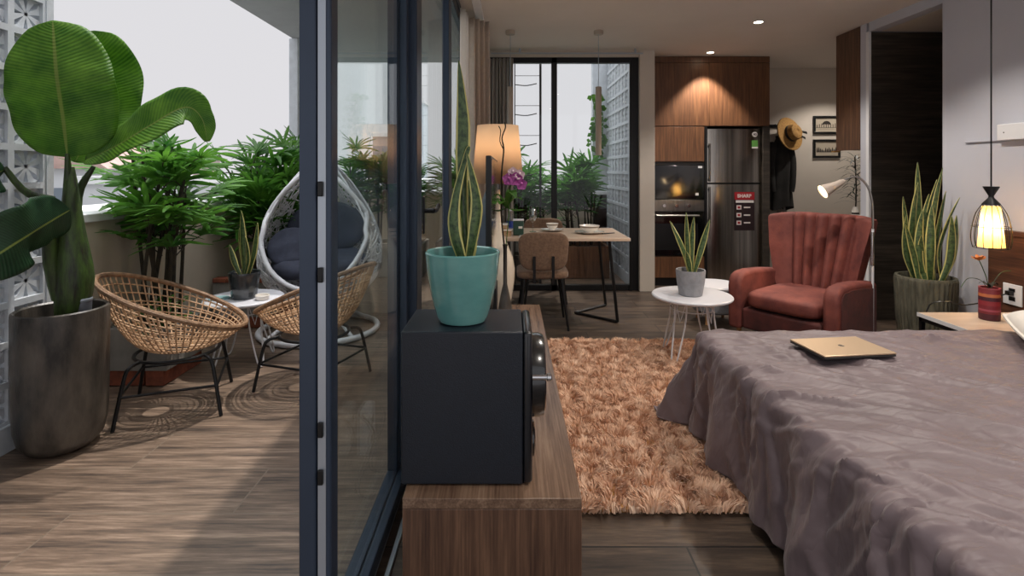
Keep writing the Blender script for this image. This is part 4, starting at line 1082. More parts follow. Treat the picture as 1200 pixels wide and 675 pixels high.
for dx, tz, wd in ((-.215, .92, .022), (-.15, .98, .024), (-.12, 1.10, .024), (-.07, 1.02, .026), (-.04, 1.20, .024), (0, 1.05, .03), (.03, 1.34, .026), (.05, 1.12, .028), (.09, 1.22, .022), (.11, 1.30, .020), (.13, .98, .028), (.17, 1.14, .02), (.205, 1.1, .026), (.19, .98, .03), (-.02, .90, .028), (.07, .88, .03), (-.1, .85, .026)):
    dx *= .86; bx = dx * .45; by = rnd.uniform(-.08, .08); sp_.append((bx, by, dx * 1.02, by * 1.3, tz, wd, rnd.uniform(-.045, .045), rnd.uniform(-.03, .03)))
snake_plant(t, sp_, .51)
# ================================================================ living area
t = wire_table('round white table with wire legs on the rug edge in front of the rust armchair', (1.235, 3.6, 0), .265, .44, rad(-5))
SQ = (1.22, 3.58, .44)
t = thing('plant_pot', 'small grey concrete pot on the round white table', 'pot', SQ)
mb = MB(); mb.lathe([(.07, 0), (.076, .004), (.092, .10), (.097, .165), (.095, .172), (.088, .17), (.084, .14)], 36, capt=False); mb.build('pot', M['concgrey'], t)
mb = MB(); mb.lathe([(.001, .148), (.086, .145)], 24, capb=False, capt=False); mb.build('soil', M['soil'], t)
t = thing('snake_plant', 'small snake plant with four yellow-edged leaves in the grey concrete pot', 'plant', SQ)
snake_plant(t, [(-.01, 0, -.14, 0, .50, .020, .02, 0), (0, .01, -.03, 0, .56, .017, -.005, 0), (.015, .01, .03, .02, .53, .019, -.01, 0), (.02, -.01, .13, 0, .51, .021, .0, 0), (-.005, -.02, -.04, -.03, .30, .02, 0, 0)], .145)

t = thing('pouf', 'low grey cloth pouf with pale lid and wooden legs behind the white table', 'pouf', (1.74, 4.50, 0)); t.scale = (1, 1, .88)
mb = MB(); mb.lathe([(.17, .11), (.19, .13), (.195, .30), (.19, .335)], 40); mb.build('body', M['greyfab'], t)
mb = MB(); mb.lathe([(.19, .336), (.205, .34), (.207, .355), (.20, .365), (.001, .367)], 48); mb.build('lid', M['tabletop'], t)
for k in range(4):
    a = PI / 4 + k * PI / 2; mb = MB(); mb.tube([(.13 * math.cos(a), .13 * math.sin(a), .12), (.16 * math.cos(a), .16 * math.sin(a), 0)], [.019, .011], 12); mb.build('leg', M['oakleg'], t)

# ---- rust armchair (front is -y before turning)
AC = (2.22, 4.00, 0)
t = thing('armchair', 'rust red velvet wing armchair with channelled back beyond the bed', 'armchair', AC, rad(-53))
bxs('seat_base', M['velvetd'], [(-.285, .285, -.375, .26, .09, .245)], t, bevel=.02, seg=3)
mb = MB()
def cus(u, v):
    a = u * 2 * PI
    e = .35; c, s_ = math.cos(a), math.sin(a); q = lambda w: math.copysign(abs(w) ** e, w)
    b = (v - .5) * PI; cb = abs(math.cos(b)) ** .25; sb = math.copysign(abs(math.sin(b)) ** .5, b)
    x = .272 * q(c) * cb; y = -.075 + .325 * q(s_) * cb; z = .315 + .062 * sb
    z += .018 * max(0, (1 - (x / .27) ** 2) * (1 - ((y + .075) / .33) ** 2)) if b > 0 else 0
    return V((x, y, z))
mb.grid(72, 24, cus, closeu=True); mb.build('seat_cushion', M['velvet'], t)
for sx in (-1, 1):
    prof = [(-.39, .08), (-.395, .40), (-.385, .45), (-.355, .488), (-.31, .505), (-.2, .512), (.0, .50), (.14, .485), (.27, .47), (.27, .08)]
    mb = MB(); mb.prism(prof, lambda a, b, d: V((d, a, b)), sx * .288, sx * .392)
    ar = mb.build('arm', M['velvet'], t, bevel=.028, seg=4)
    pp = [(-.36, .12), (-.362, .40), (-.345, .44), (-.31, .465), (-.2, .47), (0, .46), (.24, .43), (.24, .12)]
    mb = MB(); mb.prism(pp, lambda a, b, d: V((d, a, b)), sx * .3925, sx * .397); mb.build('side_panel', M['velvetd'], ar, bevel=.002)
# back
def bfront(u, v):
    hw = .255 + .125 * v ** .8; x = u * hw
    y = .17 + .16 * v; au = abs(u)
    y -= .12 * (max(0, au - .62) / .38) ** 1.6 * (.35 + .65 * min(1, v * 1.6))
    if au < .6: y -= .048 * abs(math.sin(PI * (u / .6 * 2.5 + .5))) ** .75
    z = .29 + .64 * v - .035 * au ** 3 * v - .012 * (1 - au) * v
    return V((x, y, z))
rings = []; NU = 150
for j in range(40):
    v = j / 39
    th = .13 * (1 - .25 * v)
    fr_ = [bfront(-1 + 2 * i / (NU - 1), v) for i in range(NU)]
    bk = []
    for i in range(24):
        u = 1 - 2 * i / 23; p = bfront(u * .99, v); hw = .255 + .125 * v ** .8; yb = .17 + .16 * v + th - .10 * (max(0, abs(u) - .62) / .38) ** 1.6 * (.35 + .65 * v)
        bk.append(V((p.x, yb, p.z)))
    rings.append(fr_ + bk)
for k, (ins, up) in enumerate(((.012, .012), (.035, .02), (.058, .022))):
    r0 = rings[39]; cen = [V((p.x, .17 + .16 + .04 - .10 * (max(0, abs(p.x / .42) - .62) / .38) ** 1.6, p.z)) for p in r0]
    rings.append([p + (c - p) * min(1, ins / max(.001, (c - p).length)) * 1.0 + V((0, 0, up)) for p, c in zip(r0, cen)])
mb = MB(); n_ = len(rings[0]); vs = [p for r_ in rings for p in r_]
fs = [(j*n_+i, j*n_+(i+1) % n_, (j+1)*n_+(i+1) % n_, (j+1)*n_+i) for j in range(len(rings) - 1) for i in range(n_)]
L0 = (len(rings) - 1) * n_
for i in range(NU - 1):
    k = NU + int((1 - i / (NU - 1)) * 23); k2 = NU + int((1 - (i + 1) / (NU - 1)) * 23)
    k = min(k, n_ - 1)
    fs.append((L0 + i, L0 + i + 1, L0 + k2, L0 + k) if k != k2 else (L0 + i, L0 + i + 1, L0 + k))
mb.add(vs, fs); mb.build('backrest', M['velvet'], t)
for x in (-.33, .33):
    for y in (-.33, .22):
        mb = MB(); mb.tube([(x, y, .09), (x, y, 0)], [.02, .014], 12); mb.build('leg', M['oakleg'], t)

# ---- floor lamp
FL = (2.60, 3.80)
t = thing('floor_lamp', 'slim white floor lamp with a lit spot head beside the rust armchair', 'lamp', (FL[0], FL[1], 0))
mb = MB(); mb.lathe([(.13, 0), (.13, .012), (.12, .02), (.015, .028)], 40); mb.build('base', M['whitemetal'], t)
hd_ = V(((958 - 598) / 620 * 3.9 - FL[0], .08, 1.15))
mb = MB(); mb.tube([(0, 0, .02), (.004, 0, .86)], .009, 10); mb.build('pole', M['whitemetal'], t)
mb = MB(); mb.tube(catmull([(.004, 0, .86), (0, 0, 1.05), (-.03, .01, 1.17), (-.09, .03, 1.235), (-.155, .05, 1.22), (-.185, .06, 1.195)], 24), .0075, 8); mb.build('gooseneck', M['steel'], t)
mb = MB(); mb.lathe([(.013, .60), (.014, .66), (.012, .78), (.013, .84)], 16); mb.build('switch', M['chrome'], t)
ax = V((-.80, .05, -.42)).normalized(); q = ax.to_track_quat('Z', 'Y').to_matrix().to_4x4(); hp = V((-.185, .06, 1.195))
mb = MB(); mb.lathe([(.012, -.03), (.022, 0), (.027, .05), (.052, .15), (.050, .15), (.024, .05), (.02, .02)], 32, c=hp, M=q, capt=False); mb.build('lamp_head', mat('lamp_head_metal', (190, 176, 164), .4, metal=.3), t)
mb = MB(); mb.lathe([(.001, .125), (.034, .128), (.046, .142)], 28, c=hp, M=q, capt=False); mb.build('bulb', mat('spot_bulb', (255, 240, 220), .4, emit=(255, 226, 178), es=9), t)
sl = light('floor_lamp_light', 'SPOT', V((FL[0], FL[1], 0)) + hp + ax * .16, 14, (1, .76, .52), .03, spot_size=rad(120), spot_blend=.7); aim(sl, ax)

# ================================================================ dining
t = thing('dining_table', 'dining table with pale top and black V-shaped steel legs by the back window', 'table', (0, 0, 0))
TX0, TX1, TY0, TY1, TZ = -.21, .985, 4.34, 5.12, .725
mb = MB(); mb.box(TX0, TX1, TY0, TY1, TZ - .025, TZ); mb.build('tabletop', M['tableoak'], t, bevel=.003)
bxs('edge_band', M['white'], [(TX0 - .002, TX0, TY0, TY1, TZ - .025, TZ), (TX1, TX1 + .002, TY0, TY1, TZ - .025, TZ)], t)
for sg, xe, xi in ((1, .90, .58), (-1, -.18, .14)):
    a, b, c = V((xe, TY0 + .10, .012)), V((xe, TY1 - .12, .012)), V((xi, (TY0 + TY1) / 2, .012)); k = .013
    for p in (a, b):
        mb = MB(); mb.tube([V((p.x - sg * .07, p.y, TZ - .026)), p], .013, 6); mb.build('leg', M['black'], t)
    mb = MB(); mb.tube([a, c], .012, 6); mb.tube([c, b], .012, 6); mb.build('foot_rail', M['black'], t)

def dining_chair(label, loc, rz):
    t = thing('dining_chair', label, 'chair', loc, rz)   # front is +y, back at -y
    def sup(u, v, hx, hy, hz, e, c, bend=0):
        a = u * 2 * PI; q = lambda w, e_: math.copysign(abs(w) ** e_, w); b = (v - .5) * PI
        cb = abs(math.cos(b)) ** .3; x = hx * q(math.cos(a), e) * cb; y = hy * q(math.sin(a), e) * cb; z = hz * q(math.sin(b), .6)
        return V((x, y, z)) + V(c)
    mb = MB(); mb.grid(56, 14, lambda u, v: sup(u, v, .215, .205, .038, .42, (0, .03, .435)), closeu=True); mb.build('seat', M['chairfab'], t)
    mb = MB()
    def bk(u, v):
        p = sup(u, v, .198, .155, .018, .5, (0, 0, 0)); x, z, th = p.x * (1.0 + .06 * p.y / .155), p.y, p.z
        return V((x, -.19 - .16 * (z + .155) * .5 + .35 * x * x + th, .635 + z))
    mb.grid(56, 14, bk, closeu=True); mb.build('backrest', M['chairfab'], t)
    for sx in (-1, 1):
        mb = MB(); mb.box(sx * .075 - .011, sx * .075 + .011, -.235, -.222, .40, .60); mb.box(sx * .075 - .011, sx * .075 + .011, -.235, -.05, .388, .40); mb.build('back_support', M['black'], t)
        for sy in (-1, 1):
            mb = MB(); mb.tube([(sx * .15, sy * .14, .40), (sx * .20, sy * .20, 0)], [.017, .009], 10); mb.build('leg', M['black'], t)
    return t
dining_chair('brown cloth dining chair with black legs on the near side of the dining table', (.265, 4.42, 0), 0)
dining_chair('brown cloth dining chair on the window side of the dining table', (.34, 5.26, 0), PI)

def bottle(loc):
    t = thing('water_bottle', 'clear plastic bottle with blue label standing on the dining table', 'bottle', loc)
    mb = MB(); mb.lathe([(.03, 0), (.033, .008), (.033, .12), (.03, .14), (.014, .17), (.013, .19)], 24); mb.build('bottle', M['glassware'], t)
    mb = MB(); mb.lathe([(.0336, .03), (.0336, .095)], 24, capb=False, capt=False); mb.build('label', mat('blue_label', (34, 62, 150), .4), t)
    mb = MB(); mb.lathe([(.0145, .188), (.0145, .205), (.012, .208)], 20); mb.build('cap', M['white'], t)
bottle((.0, 4.82, TZ + .0005))
t = thing('canister', 'dark green canister with a white rim on the dining table', 'canister', (.07, 4.55, TZ + .0005))
mb = MB(); mb.box(-.045, .045, -.035, .035, 0, .125); mb.build('body', mat('green_tin', (36, 66, 54), .35), t, bevel=.008)
mb = MB(); mb.box(-.047, .047, -.037, .037, .1255, .138); mb.build('lid', M['white'], t, bevel=.003)
bxs('label', M['china'], [(.0, .034, -.0362, -.0352, .06, .08)], t)
pk = mat('patterned_carton', (206, 176, 136), .6, c2=(120, 84, 58), vscale=34)
t = thing('gift_box', 'lower cream and brown patterned carton on the left of the dining table', 'box', (-.09, 4.55, TZ + .0005))
bxs('body', pk, [(-.10, .10, -.07, .07, 0, .045)], t, bevel=.003); bxs('lid', M['china'], [(-.102, .102, -.072, .072, .0455, .056)], t, bevel=.002)
t = thing('gift_box', 'smaller patterned carton stacked on the lower one on the dining table', 'box', (-.10, 4.55, TZ + .057))
bxs('body', pk, [(-.085, .085, -.06, .06, 0, .034)], t, bevel=.003); bxs('lid', M['china'], [(-.087, .087, -.062, .062, .0345, .044)], t, bevel=.002)
def wineglass(label, loc):
    t = thing('wine_glass', label, 'glass', loc)
    mb = MB(); mb.lathe([(.034, 0), (.034, .003), (.006, .008)], 28); mb.build('foot', M['glassware'], t)
    mb = MB(); mb.lathe([(.005, .0085), (.0045, .085)], 12); mb.build('stem', M['glassware'], t)
    mb = MB(); mb.lathe([(.006, .086), (.022, .10), (.036, .13), (.038, .16), (.031, .215), (.0295, .215), (.036, .16), (.034, .13), (.02, .104)], 32); mb.build('bowl', M['glassware'], t)
wineglass('wine glass standing left of the rice bowls on the dining table', (.205, 4.80, TZ + .0005))
wineglass('wine glass by the window side of the table, left of the blue-labelled bottle', (-.1, 4.95, TZ + .0005))
band = mat('bowl_motif', (110, 92, 70), .4)
def bowl_set(x, y, rb, rpl, lab1, lab2):
    t = thing('dinner_plate', lab2, 'plate', (x, y, TZ + .0005))
    mb = MB(); mb.lathe([(rpl * .55, 0), (rpl * .6, .004), (rpl, .016), (rpl, .019), (rpl * .62, .009), (.001, .008)], 44); mb.build('plate', M['china'], t)
    mb = MB(); mb.lathe([(rpl * .97, .0175), (rpl * .999, .0192), (rpl * 1.003, .0175)], 44, capb=False, capt=False); mb.build('rim', band, t)
    t = thing('bowl', lab1, 'bowl', (x, y, TZ + .0095))
    mb = MB(); mb.lathe([(rb * .45, 0), (rb * .46, .008), (rb * .8, .03), (rb, .062), (rb * .97, .063), (rb * .76, .034), (rb * .4, .014), (.001, .013)], 40); mb.build('bowl', M['china'], t)
    mb = MB(); mb.lathe([(rb * .90, .045), (rb * .965, .055)], 40, capb=False, capt=False); b = mb.build('band', band, t)
bowl_set(.385, 4.86, .058, .105, 'smaller white bowl set at the window side seat', 'white plate under the smaller bowl at the window side seat')
bowl_set(.70, 4.68, .09, .13, 'larger white bowl at the right of the dining table', 'white plate under the larger bowl at the right of the table')
for k in range(2):
    mb = MB(); mb.tube([(.80, 4.60 + k * .02, TZ + .0065), (.92, 4.66 + k * .018, TZ + .0065)], [.005, .003], 6)
    tag(mb.build('chopstick', M['blackpl'], None), ('dark chopstick right of the larger bowl, the near one', 'dark chopstick right of the larger bowl, the far one')[k], 'chopstick')
t = thing('napkin', 'white folded napkin on the table left of the near dining chair back', 'napkin', (.12, 4.42, TZ + .0005))
bxs('cloth', M['china'], [(-.05, .05, -.05, .05, 0, .006)], t, bevel=.002); bxs('fold', M['china'], [(-.045, .03, -.045, .04, .0065, .012)], t, bevel=.002)

def tube_pendant(label, x, y):
    t = thing('pendant_lamp', label, 'lamp', (x, y, 1.42))
    mb = MB(); mb.lathe([(.027, 0), (.027, .615), (.025, .62), (.006, .622)], 28); mb.build('lamp_shade', M['pendant'], t)
    mb = MB(); mb.tube([(0, 0, .62), (0, 0, H - 1.42 - .035)], .003, 6); mb.build('cord', M['framelt'], t)
    mb = MB(); mb.lathe([(.042, H - 1.42 - .035), (.042, H - 1.42)], 28); mb.build('ceiling_rose', M['pendant'], t)
tube_pendant('slim beige tube pendant over the right end of the dining table', .80, 4.80)
tube_pendant('slim pale tube pendant over the left end of the dining table, beside the curtain', 0.0, 4.80)

# ================================================================ kitchen wall
KY = 5.86; KX0, KX1 = 1.535, 2.875
def KZ(py): return 1.28 - (py - 200) / 105.8
t = thing('wall_cupboard', 'large upper wood cupboard above microwave and fridge lit by the ceiling spot', 'cupboard', (0, KY, 0))
z1 = KZ(148)
bxs('carcass', M['kwood'], [(KX0, KX1, .022, .62, z1 + .004, 2.53)], t)
bxs('door', M['kwood'], [(KX0 + .002, 2.204, 0, .02, z1 + .006, 2.475)], t, bevel=.001)
bxs('door', M['kwood'], [(2.207, KX1 - .002, 0, .02, z1 + .006, 2.475)], t, bevel=.001)
bxs('top_filler', M['kwood'], [(KX0, KX1, .004, .02, 2.48, 2.545)], t)
t = thing('cabinet_partition', 'dark wood end panel on the right of the fridge', 'panel', (0, KY, 0))
bxs('panel', M['dwood'], [(2.80, KX1, .02, .62, 0, z1)], t); bxs('front_edge', M['dwood'], [(2.80, KX1, 0, .0195, .0, z1)], t, bevel=.001)
t = thing('cupboard', 'small wood cupboard directly above the microwave', 'cupboard', (0, KY, 0))
xo0, xo1 = KX0, 2.150
bxs('carcass', M['kwood'], [(xo0, xo1, .022, .62, KZ(190), z1 - .003)], t); bxs('door', M['kwood'], [(xo0 + .002, xo1 - .002, 0, .02, KZ(189), z1 - .005)], t, bevel=.001)
t = thing('cabinet_partition', 'dark upright panel between oven column and fridge', 'panel', (0, KY, 0))
bxs('panel', M['blackpl'], [(2.152, 2.182, .02, .62, 0, z1 - .003)], t); bxs('front_edge', M['blackpl'], [(2.152, 2.182, 0, .0195, 0, z1 - .003)], t, bevel=.001)
t = thing('microwave', 'black glass built-in microwave above the oven', 'microwave', (0, KY, 0))
bxs('body', M['blackpl'], [(xo0 + .002, xo1 - .002, .02, .5, KZ(234) + .002, KZ(190) - .002)], t)
bxs('door', M['blackglass'], [(xo0 + .004, xo1 - .004, 0, .0195, KZ(233), KZ(194))], t, bevel=.002)
bxs('vent_strip', M['blackpl'], [(xo0 + .004, xo1 - .004, .002, .0195, KZ(193.6), KZ(191))], t)
bxs('badge', M['white'], [(2.08, 2.125, -.001, 0, KZ(197), KZ(194.5))], t)
bxs('sticker', M['china'], [(2.05, 2.085, -.001, 0, KZ(229), KZ(226))], t)
t = thing('oven', 'built-in oven with steel control panel below the microwave', 'oven', (0, KY, 0))
bxs('body', M['blackpl'], [(xo0 + .002, xo1 - .002, .02, .55, KZ(300), KZ(234) - .001)], t)
bxs('control_panel', M['steel'], [(xo0 + .004, xo1 - .004, -.004, .0195, KZ(247.5), KZ(234.5))], t, bevel=.002)
for x in (1.70, 1.835, 1.97):
    mb = MB(); mb.lathe([(.022, 0), (.021, .02), (.018, .024)], 24, c=(x, -.004, KZ(241)), M=Matrix.Rotation(PI / 2, 4, 'X')); kn = mb.build('knob', M['chrome'], t)
bxs('door', M['blackglass'], [(xo0 + .004, xo1 - .004, 0, .0195, KZ(299.5), KZ(248.5))], t, bevel=.002)
mb = MB(); mb.tube([(1.61, -.04, KZ(252.5)), (2.08, -.04, KZ(252.5))], .011, 10)
mb.tube([(1.64, 0, KZ(252.5)), (1.64, -.04, KZ(252.5))], .007, 8); mb.tube([(2.05, 0, KZ(252.5)), (2.05, -.04, KZ(252.5))], .007, 8); mb.build('handle', M['steel'], t)
bxs('window_pane', M['blackpl'], [(xo0 + .07, xo1 - .07, -.001, 0, KZ(293), KZ(262))], t)
t = thing('drawer_unit', 'wood drawer below the built-in oven', 'drawer unit', (0, KY, 0))
bxs('carcass', M['kwood'], [(xo0, xo1, .022, .62, .09, KZ(300.5))], t); bxs('drawer', M['kwood'], [(xo0 + .002, xo1 - .002, 0, .02, .095, KZ(301))], t, bevel=.001)
bxs('plinth', M['blackpl'], [(xo0, xo1, .04, .6, 0, .088)], t)

t = thing('refrigerator', 'tall dark stainless two-door fridge with stickers right of the oven', 'refrigerator', (0, KY, 0))
fx0, fx1 = 2.19, 2.79
bxs('body', M['blackpl'], [(fx0, fx1, .05, .6, .02, KZ(151))], t, bevel=.004)
def fdoor(name, z0, z1):
    mb = MB()
    n = 24
    def fn(u, v):
        x = fx0 + (fx1 - fx0) * u; return V((x, .0 + .03 * (2 * u - 1) ** 4 , z0 + (z1 - z0) * v))
    mb.grid(n, 2, fn); mb.box(fx0 + .0, fx1 - .0, .031, .049, z0, z1)
    return mb.build(name, M['steeldark'], t)
d1 = fdoor('upper_door', KZ(214), KZ(151)); d2 = fdoor('lower_door', .03, KZ(216))
mb = MB(); mb.box(fx0 + .004, fx0 + .022, -.028, -.006, KZ(213), KZ(168)); mb.box(fx0 + .006, fx0 + .02, -.008, .03, KZ(212), KZ(209)); mb.box(fx0 + .006, fx0 + .02, -.008, .03, KZ(173), KZ(170)); mb.build('handle', M['steel'], d1, bevel=.003)
mb = MB(); mb.box(fx0 + .004, fx0 + .022, -.028, -.006, KZ(262), KZ(219)); mb.box(fx0 + .006, fx0 + .02, -.008, .03, KZ(224), KZ(221)); mb.box(fx0 + .006, fx0 + .02, -.008, .03, KZ(260), KZ(257)); mb.build('handle', M['steel'], d2, bevel=.003)
def text(body, size, m, parent, loc, rot=(PI / 2, 0, 0), name='lettering', bold=0):
    cu = bpy.data.curves.new('txt', 'FONT'); cu.body = body; cu.size = size; cu.extrude = .0004; cu.align_x = 'CENTER'; cu.align_y = 'CENTER'; cu.offset = bold
    tmp = bpy.data.objects.new('txt', cu); col.objects.link(tmp); bpy.context.view_layer.update()
    me = bpy.data.meshes.new_from_object(tmp.evaluated_get(bpy.context.evaluated_depsgraph_get())); bpy.data.objects.remove(tmp)
    me.materials.clear(); me.materials.append(m); o = bpy.data.objects.new(name, me); col.objects.link(o); o.parent = parent; o.location = loc; o.rotation_euler = rot; return o
def KX(px): return (px - 598) / 105.8
red = mat('sticker_red', (150, 26, 34), .5); drk = mat('sticker_dark', (34, 16, 20), .5); wh = mat('sticker_white', (214, 206, 204), .5); grn = mat('sticker_green', (86, 140, 66), .5)
s_ = bxs('advert_sticker', drk, [(KX(860.5), KX(884), -.0045, -.0015, KZ(270), KZ(225))], d2)
bxs('red_band', red, [(KX(860.5), KX(884), -.006, -.0046, KZ(234), KZ(225))], s_); text('SHARP', .052, wh, s_, (KX(872), -.0065, KZ(229.7)), bold=.0015)
bxs('white_band', wh, [(KX(862), KX(883), -.0055, -.0046, KZ(237.5), KZ(234.6))], s_)
mb = MB()
for z in (243, 252, 261):
    mb.box(KX(863), KX(868.5), -.0055, -.0046, KZ(z + 2.5), KZ(z - 2.5)); mb.box(KX(871.5), KX(879), -.0055, -.0046, KZ(z + .8), KZ(z - .8))
mb.build('pictogram', wh, s_, smooth=False)
mb = MB()
for z in (243, 252, 261): mb.box(KX(864.2), KX(867.3), -.0062, -.0056, KZ(z + 1.3), KZ(z - 1.3))
mb.build('pictogram_mark', red, s_, smooth=False)
mb = MB(); mb.lathe([(.028, 0), (.028, .002)], 28, c=(KX(884.5), -.002, KZ(157.5)), M=Matrix.Rotation(PI / 2, 4, 'X')); s2 = mb.build('round_sticker', wh, d1)
text('EG', .032, drk, s2, (KX(884.5), -.005, KZ(157.5)), bold=.001)
s3 = bxs('green_label', grn, [(KX(881), KX(888), -.003, -.001, KZ(172), KZ(164.5))], d1); bxs('label_strip', wh, [(KX(881), KX(888), -.0038, -.0031, KZ(174), KZ(172.1))], s3)

# ---- wall cabinet to the right, hat, coat, pictures, console
t = thing('wall_cabinet', 'narrow wood wall cabinet hanging from the ceiling beyond the passage', 'cupboard', (3.07, 4.645, 0))
bxs('carcass', M['walnutz'], [(.012, .5, .01, .33, 1.47, 2.545)], t); bxs('side_panel', M['walnutz'], [(0, .0115, .0, .34, 1.465, 2.545)], t, bevel=.001)
bxs('light_strip', mat('brass_strip', (214, 160, 90), .3, metal=.8), [(-.05, .012, .30, .335, 1.452, 1.464)], t)
FY = 6.558
def F(px, py): return V(((px - 598) * FY / 620, FY, 1.28 - (py - 200) * FY / 620))
rnd = random.Random(6)
for k, (ya, yb, lab) in enumerate(((136, 157, 'upper of the two small framed line drawings on the far wall, a domed building'), (163.5, 185, 'lower of the two small framed line drawings on the far wall, a row of spires'))):
    a, b = F(952.5, ya), F(984, yb); w_, h_ = b.x - a.x, a.z - b.z
    t = thing('framed_picture', lab, 'picture', (a.x, FY - .001, b.z))
    mb = MB(); f = .026
    mb.box(0, w_, -.02, 0, 0, f); mb.box(0, w_, -.02, 0, h_ - f, h_); mb.box(0, f, -.02, 0, f, h_ - f); mb.box(w_ - f, w_, -.02, 0, f, h_ - f); mb.build('frame', M['blackpl'], t, bevel=.002)
    bxs('paper', M['paper'], [(f, w_ - f, -.006, 0, f, h_ - f)], t)
    mb = MB()
    if k == 0:
        cx = w_ / 2; mb.prism([(cx + .055 * math.cos(a_), h_ * .5 + .05 * math.sin(a_)) for a_ in [PI * i / 12 for i in range(13)]] + [(cx - .03, h_ * .53), (cx + .03, h_ * .53)], lambda p, q_, d: V((p, d, q_)), -.0065, -.006)
        for i in range(9): mb.box(f + .02 + i * .028, f + .028 + i * .028, -.0068, -.006, h_ * .36, h_ * .5 + .01 * (i % 3))
        mb.box(f + .01, w_ - f - .01, -.0068, -.006, h_ * .34, h_ * .36); mb.box(f + .03, w_ - f - .04, -.0068, -.006, h_ * .27, h_ * .28)
    else:
        for i in range(12):
            x = f + .015 + i * .021; hh = .03 + rnd.random() * .05; mb.prism([(x, h_ * .3), (x + .02, h_ * .3), (x + .017, h_ * .3 + hh * .6), (x + .01, h_ * .3 + hh), (x + .003, h_ * .3 + hh * .6)], lambda p, q_, d: V((p, d, q_)), -.0068, -.006)
    mb.build('drawing', M['ink'], t, smooth=False)
hk = F(912, 148)
t = thing('coat_hook', 'small dark hook rail on the far wall beside the fridge', 'hook', (hk.x, FY, hk.z))
bxs('rail', M['black'], [(-.12, .22, -.015, 0, -.02, .02)], t, bevel=.003)
for x in (-.08, .06, .18):
    mb = MB(); mb.tube(catmull([(x, -.015, 0), (x, -.07, -.01), (x, -.085, .02)], 8), .006, 6); mb.build('hook', M['black'], t)
def coat(loc):
    t = thing('coat', 'long dark coat hanging on the far wall next to the fridge', 'coat', loc)
    mb = MB()
    def fn(u, v):
        a = u * 2 * PI; z = -.88 * v; w_ = [.05, .12, .135, .13, .135, .145, .15][0] if 0 else lerpl([.04, .115, .135, .13, .13, .14, .15], v)
        d = lerpl([.03, .06, .07, .07, .065, .06, .055], v); f = 1 + .16 * math.sin(a * 6 + v * 2) * v
        return V((w_ * math.cos(a) * f - .01 * v, -.075 + d * math.sin(a) * f, z - (.03 * math.sin(a * 2) if v > .95 else 0)))
    mb.grid(60, 30, fn, closeu=True); mb.build('body', M['coat'], t)
    for sx in (-1, 1):
        mb = MB(); mb.tube(catmull([(sx * .09, -.08, -.08), (sx * .13, -.1, -.3), (sx * .125, -.11, -.55), (sx * .11, -.11, -.68)], 14), [.04, .045, .048, .048, .047, .046, .045, .044, .043, .042, .041, .04, .038, .036], 12); mb.build('sleeve', M['coat'], t)
    mb = MB(); mb.tube([(.045 * math.cos(2*PI*i/20), -.075 + .04 * math.sin(2*PI*i/20), -.01) for i in range(20)], .014, 8, closed=True); mb.build('collar', M['coat'], t)
c_ = F(911, 160); coat((c_.x, FY, c_.z))
t = thing('scarf', 'grey beige cloth showing below the dark coat on the far wall', 'scarf', (F(912, 225).x, FY, 0))
mb = MB(); mb.grid(30, 12, lambda u, v: V((-.07 + .16 * u + .01 * v, -.02 - .006 * math.sin(u * 25), 1.02 - .24 * v - .05 * u * v))); mb.build('cloth', M['curtdark'], t, solid=.004)
mb = MB(); mb.tube([(-.06, -.02, 1.02), (.09, -.02, 1.02)], .006, 6); mb.build('hem', M['curtdark'], t)
hq = F(915, 158)
t = thing('straw_hat', 'wide straw hat with black ribbon hanging above the dark coat', 'hat', (hq.x, FY - .225, hq.z)); t.rotation_euler = (rad(76), 0, rad(24))
mb = MB(); mb.lathe([(.205, -.012), (.2, -.004), (.12, .0), (.098, .006), (.094, .06), (.084, .092), (.06, .102), (.001, .104)], 44, capb=False, capt=False); mb.build('brim_and_crown', M['straw'], t, solid=.004)
mb = MB(); mb.lathe([(.101, .006), (.099, .035)], 44, capb=False, capt=False); mb.build('ribbon', M['ribbon'], t, solid=.003)
for k in range(2):
    mb = MB(); blade(mb, [(.1, -.02 + .04 * k, .02), (.17, -.03 + .06 * k, .01), (.26 + .05 * k, -.05 + .07 * k, -.01)], [.008, .014, .014, .016], (0, 1, 0), cols=2, n=8); mb.build('ribbon_tail', M['ribbon'], t, solid=.002)
# console behind the wall corner
t = thing('console', 'white-topped console behind the armchair against the far wall', 'console', (0, 0, 0))
bxs('worktop', M['white'], [(3.45, 4.6, 5.35, 5.75, .77, .80)], t, bevel=.004)
bxs('cabinet_body', M['walnutz'], [(3.48, 4.6, 5.37, 5.74, .08, .769)], t); bxs('door', M['walnutz'], [(3.49, 4.03, 5.35, 5.369, .1, .76)], t, bevel=.002); bxs('door', M['walnutz'], [(4.035, 4.6, 5.35, 5.369, .1, .76)], t, bevel=.002)
bxs('plinth', M['blackpl'], [(3.5, 4.58, 5.4, 5.72, 0, .079)], t)
VP_ = (3.60, 5.52, .8005)
t = thing('bottle_vase', 'small white bottle-shaped vase on the console behind the wall corner', 'vase', VP_)
mb = MB(); mb.lathe([(.03, 0), (.034, .004), (.034, .06), (.026, .08), (.022, .10), (.024, .105), (.019, .103)], 24); mb.build('body', M['china'], t)
mb = MB(); mb.lathe([(.0345, .025), (.0345, .045)], 24, capb=False, capt=False); mb.build('label', M['ink'], t)
t = thing('dracaena', 'dark spiky dracaena in the small white vase on the console', 'plant', VP_); rnd = random.Random(9)
mb = MB(); mb.tube(catmull([(0, 0, .03), (.01, 0, .3), (-.005, 0, .62)], 12), .007, 7); mb.build('stem', M['cane'], t)
mb = MB()
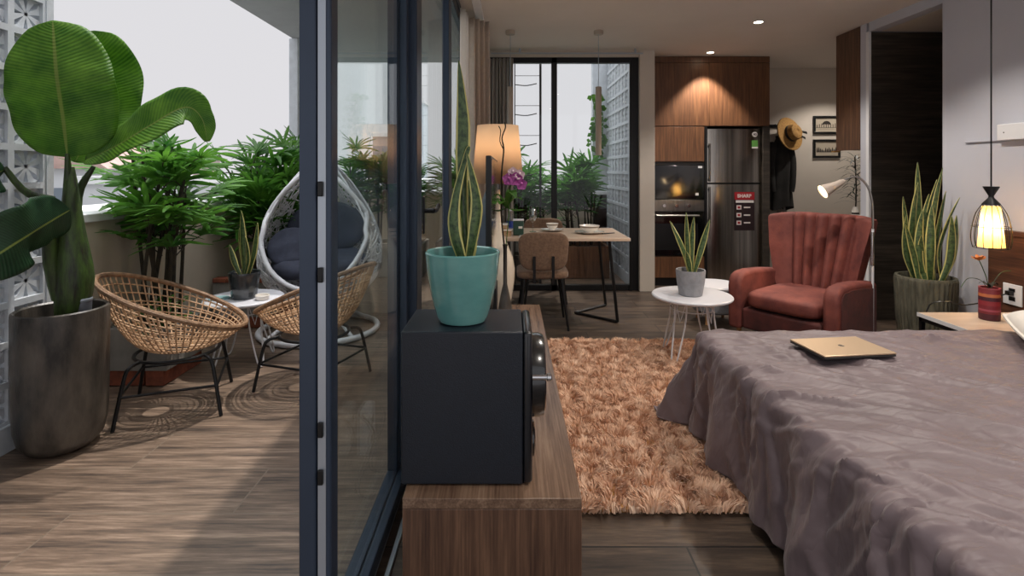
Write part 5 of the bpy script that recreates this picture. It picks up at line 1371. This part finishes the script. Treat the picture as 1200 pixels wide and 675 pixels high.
for i in range(64):
    z = .14 + .5 * i / 64; a = i * 2.4; d = V((math.cos(a), math.sin(a), rnd.uniform(-.1, .5))).normalized(); L_ = rnd.uniform(.15, .23); p = V((.0, 0, z))
    blade(mb, [p, p + d * L_ * .5 + V((0, 0, .015)), p + d * L_ + V((0, 0, -.03))], [.003, .008, .007, .001], (-math.sin(a), math.cos(a), 0), cup=.2, cols=2, n=7)
mb.build('foliage', mat('dracaena_leaf', (44, 58, 40), .5, c2=(26, 36, 26), vscale=20), t)

# ---- ceiling spots
dl = mat('spot_lens', (255, 246, 230), .4, emit=(255, 236, 205), es=14)
for x, y, e, lab in ((2.14, 5.66, 34, 'small lit ceiling spot just above the kitchen cupboards'), (2.11, 4.50, 20, 'small lit ceiling spot nearer the camera, above the armchair'),
                     (2.11, 3.1, 22, 'added unseen fill spot above the far part of the bed'), (2.11, 1.6, 22, 'added unseen fill spot above the middle of the bed'), (.8, 2.6, 16, 'added unseen fill spot above the shag rug'), (3.9, 5.9, 14, 'added unseen fill spot above the console in the far corner'),  # from here on unseen spots, added to brighten the interior
                     (.8, .6, 16, 'added unseen fill spot above the near floor')):
    t = thing('ceiling_spot', lab, 'ceiling light', (x, y, H))
    mb = MB(); mb.lathe([(.048, -.001), (.048, -.006), (.038, -.008), (.036, -.001)], 32); mb.build('ring', M['white'], t)
    mb = MB(); mb.lathe([(.001, -.0085), (.034, -.0082)], 28, capb=False, capt=False); mb.build('lens', dl, t)
    l = light('spot_light', 'SPOT', (x, y, H - .02), e * 2.8, (1, .92, .83), .03, spot_size=rad(88 if y > 5.6 and x < 3 else 120), spot_blend=.45); aim(l, (0, 0.0, -1))

# ---- repeats of one kind share a group
for nm, g in {'ceiling_spot': 'ceiling spots', 'lady_palm': 'lady palms on the balcony', 'planter_box': 'planter boxes on the balcony', 'building': 'houses beyond the balcony', 'tree': 'trees beyond the balcony',
              'snake_plant': 'potted snake plants', 'side_table': 'round white wire-leg tables', 'dining_chair': 'brown dining chairs', 'framed_picture': 'small framed drawings', 'wine_glass': 'wine glasses on the dining table',
              'chopstick': 'pair of chopsticks', 'pillow': 'pillows on the bed', 'gift_box': 'patterned cartons', 'bowl': 'white bowls', 'dinner_plate': 'white plates', 'cable': 'cables behind the cabinet',
              'curtain_rail': 'curtain rails'}.items():
    for o in scene.objects:
        if o.parent is None and o.name.split('.')[0] == nm and 'group' not in o.keys(): o['group'] = g
for o in scene.objects:
    if o.parent is None and o.name.split('.')[0] == 'pendant_lamp' and 'tube' in o['label']: o['group'] = 'tube pendants over the dining table'
